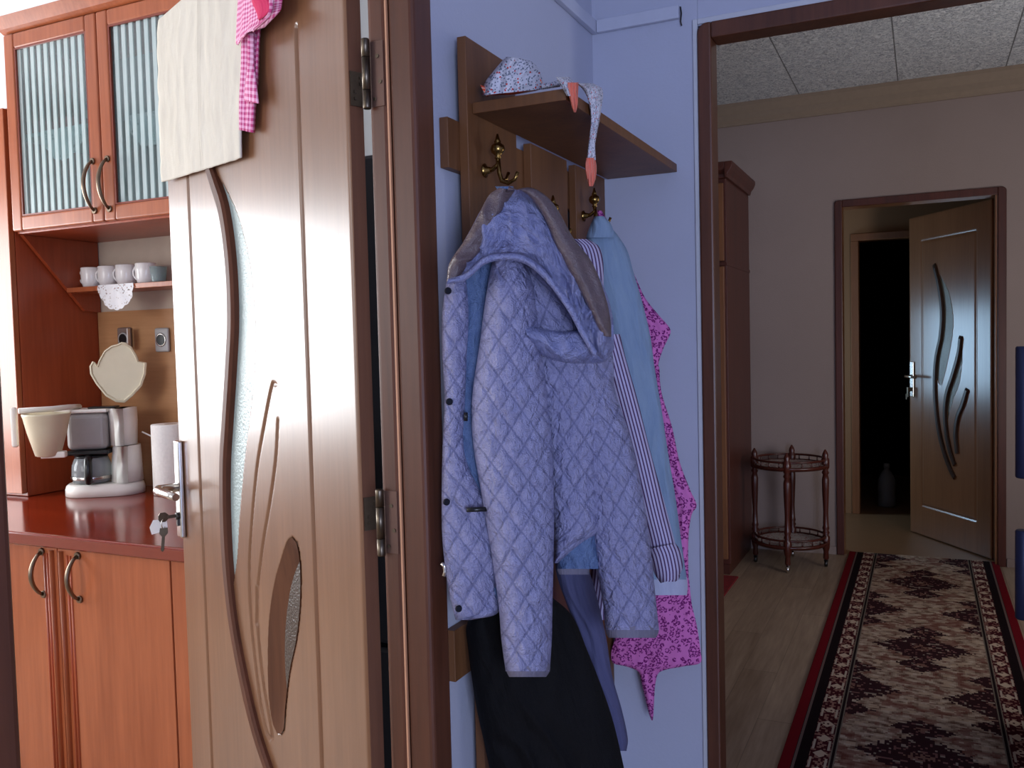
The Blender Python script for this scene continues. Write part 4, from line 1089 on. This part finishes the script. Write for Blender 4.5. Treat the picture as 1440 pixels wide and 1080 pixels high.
# serving trolley
TX, TY = -.668, 5.005
tr = tag(empty('serving_trolley', (TX, TY, 0)), 'round two tier dark wooden serving trolley beside the far door', 'trolley')
def tray(z, name):
    m = MB().lathe([(.001, z), (.190, z-.004), (.201, z+.004), (.203, z+.014), (.195, z+.019), (.188, z+.016), (.187, z+.010), (.001, z+.009)], (TX, TY, 0), 48)
    o = m.build(name, M['trolley'], tr)
    rl = MB().tube([(TX+.186*math.cos(a), TY+.186*math.sin(a), z+.044) for a in [2*PI*i/48 for i in range(48)]], .006, 8, True)
    rl.build('gallery_rail', M['trolley'], o)
    for i in range(20):
        a = 2*PI*(i+.5)/20
        MB().lathe([(.003, z+.014), (.0048, z+.024), (.003, z+.030), (.003, z+.040)], (TX+.186*math.cos(a), TY+.186*math.sin(a), 0), 8).build('spindle', M['trolley'], o)
tray(.545, 'upper_tray'); tray(.125, 'lower_tray')
for i in range(4):
    a = -PI/2+.06+i*PI/2; x, y = TX+.186*math.cos(a), TY+.186*math.sin(a)
    pr = [(r_*1.18, h_) for r_, h_ in [(.010, .040), (.013, .050), (.011, .085), (.015, .10), (.018, .125), (.018, .165), (.012, .175), (.017, .19), (.012, .20), (.016, .215), (.013, .225), (.011, .30), (.0155, .42), (.016, .48), (.011, .505), (.017, .515), (.011, .53), (.018, .545), (.018, .59), (.012, .60), (.014, .612), (.011, .624), (.003, .642)]]
    o = MB().lathe(pr, (x, y, 0), 16).build('leg', M['trolley'], tr)
    cs = MB().lathe([(.017, -.008), (.019, -.004), (.019, .004), (.017, .008)], (x, y, .0195), 16, 'x').box(x-.011, x+.011, y-.004, y+.004, .030, .0395)
    cs.build('caster', M['chrome'] if i % 2 == 0 else M['dark_metal'], o)
def flat_doily(z, r, label):
    mb = MB(); P, U = [], []
    for i in range(9):
        R = r*i/8
        P.append([(TX+R*(1+.04*abs(math.sin(8*a))*(i > 6))*math.cos(a), TY+R*(1+.04*abs(math.sin(8*a))*(i > 6))*math.sin(a), z+.003*wn(a*2, i)**2) for a in [2*PI*j/64 for j in range(65)]])
        U.append([(R*math.cos(2*PI*j/64), R*math.sin(2*PI*j/64)) for j in range(65)])
    mb.grid(P, U)
    o = mb.build('doily', M['trolley_lace']); tag(o, label, 'doily', 'round doilies on the serving trolley')
def tl(u, v, col):
    d, _ = vor(vec(u, v, 0), 60)
    return mix(d < .3, col, (150, 70, 60))
M['trolley_lace'] = cloth_mat('trolley_lace', (206, 196, 190), None, .9, extra=tl)
flat_doily(.5590, .180, 'round printed doily on the upper tray of the serving trolley')
flat_doily(.1390, .172, 'round printed doily on the lower tray of the serving trolley')
# bottle in the dark room
q = AZ(1247, 712, 0)
M['grey_bottle'] = plain('grey_bottle', (120, 118, 116), .5)
bt2 = tag(empty('bottle', (q.x, q.y, 0)), 'pale plastic bottle standing on the floor of the dark room beyond the far door', 'bottle')
MB().lathe([(.07, .001), (.082, .01), (.085, .06), (.078, .10), (.084, .15), (.080, .22), (.05, .275), (.026, .30), (.024, .315)], (0, 0, 0), 24).build('bottle_body', M['grey_bottle'], bt2, world=False)
MB().lathe([(.028, .3155), (.028, .345), (.022, .35)], (0, 0, 0), 18).build('cap', M['grey_bottle'], bt2, world=False)
bt2.scale = (.74, .74, .9)
# refrigerator whose two dark blue bar handles reach into the picture from the right
RY = 2.75
rf = tag(empty('refrigerator', (.62, RY+.1, 0)), 'grey refrigerator at the right edge with two dark blue bar handles', 'refrigerator')
def hz(py): return AY(1434, py, RY).z
MB().box(.355, .93, RY-.08, RY+.42, .012, 1.60).build('cabinet_body', M['fridge'], rf, bevel=.008)
for z0, z1, a, b in ((.76, 1.59, hz(672), hz(487)), (.02, .75, hz(870), hz(745))):
    o = MB().box(.325, .354, RY-.075, RY+.415, z0, z1).build('door', M['fridge'], rf, bevel=.008, seg=3)
    xh = AY(1427, 600, RY).x+.021
    h = MB().tube([(xh, RY, a), (xh, RY, a+.004), (xh, RY, b-.004), (xh, RY, b)], [.017, .020, .020, .017], 16)
    for z in (a+.04, b-.04): h.tube([(xh, RY, z), (.326, RY, z)], .008, 10)
    h.build('door_handle', M['blue_handle'], o, label='dark blue bar handle')

# ------------------------------------------------------------------ light
def area(name, loc, target, sx, sy, power, col):
    l = bpy.data.lights.new(name, 'AREA'); l.shape = 'RECTANGLE'; l.size = sx; l.size_y = sy; l.energy = power; l.color = col
    o = bpy.data.objects.new(name, l); COL.objects.link(o); o.location = loc
    o.rotation_euler = (Vector(target)-Vector(loc)).to_track_quat('-Z', 'Y').to_euler()
    return o
area('kitchen_window_light', (-4.285, 1.15, 1.40), (0, 1.15, 1.40), 1.8, 1.1, 95, (.93, .97, 1.0))
area('kitchen_fill_light', (-2.6, -1.15, 1.5), (-2.3, 2, 1.3), 1.2, 1.2, 28, (.97, .98, 1.0))  # added fill that lifts the cabinets and niche, no window here
area('hall_window_light', (1.3, -1.4, 1.1), (-.5, 1.9, 1.2), 1.0, 1.0, 76, (.55, .66, .95))
area('far_room_fill_light', (1.5, 3.2, 1.1), (-.6, 4.0, 2.7), 1.2, 1.2, 44, (.97, .97, 1.0))  # added lamp tilted upwards, supplies bounce for the far ceiling
area('lobby_window_light', (-1.55, 6.25, 1.12), (.1, 5.75, 1.12), .6, .65, 12, (.46, .72, 1.0))
wld = bpy.data.worlds.new('World'); SC.world = wld; wld.use_nodes = True
wld.node_tree.nodes['Background'].inputs[0].default_value = (.75, .85, 1, 1)
wld.node_tree.nodes['Background'].inputs[1].default_value = .5
# ------------------------------------------------------------------ camera
cd = bpy.data.cameras.new('Camera'); cd.sensor_width = 36; cd.sensor_fit = 'HORIZONTAL'; cd.lens = F*36/1440; cd.clip_start = .02
co = bpy.data.objects.new('Camera', cd); COL.objects.link(co)
co.matrix_world = Matrix(((RV.x, UV_.x, -FV.x, 0), (RV.y, UV_.y, -FV.y, 0), (RV.z, UV_.z, -FV.z, H), (0, 0, 0, 1)))
SC.camera = co
SC.view_settings.view_transform = 'Standard'; SC.view_settings.look = 'None'; SC.view_settings.exposure = 0
SC.cycles.max_bounces = 8; SC.cycles.diffuse_bounces = 4; SC.cycles.transparent_max_bounces = 12
SC.cycles.use_denoising = True
SC.cycles.caustics_reflective = False; SC.cycles.caustics_refractive = False
SC.cycles.sample_clamp_indirect = 4
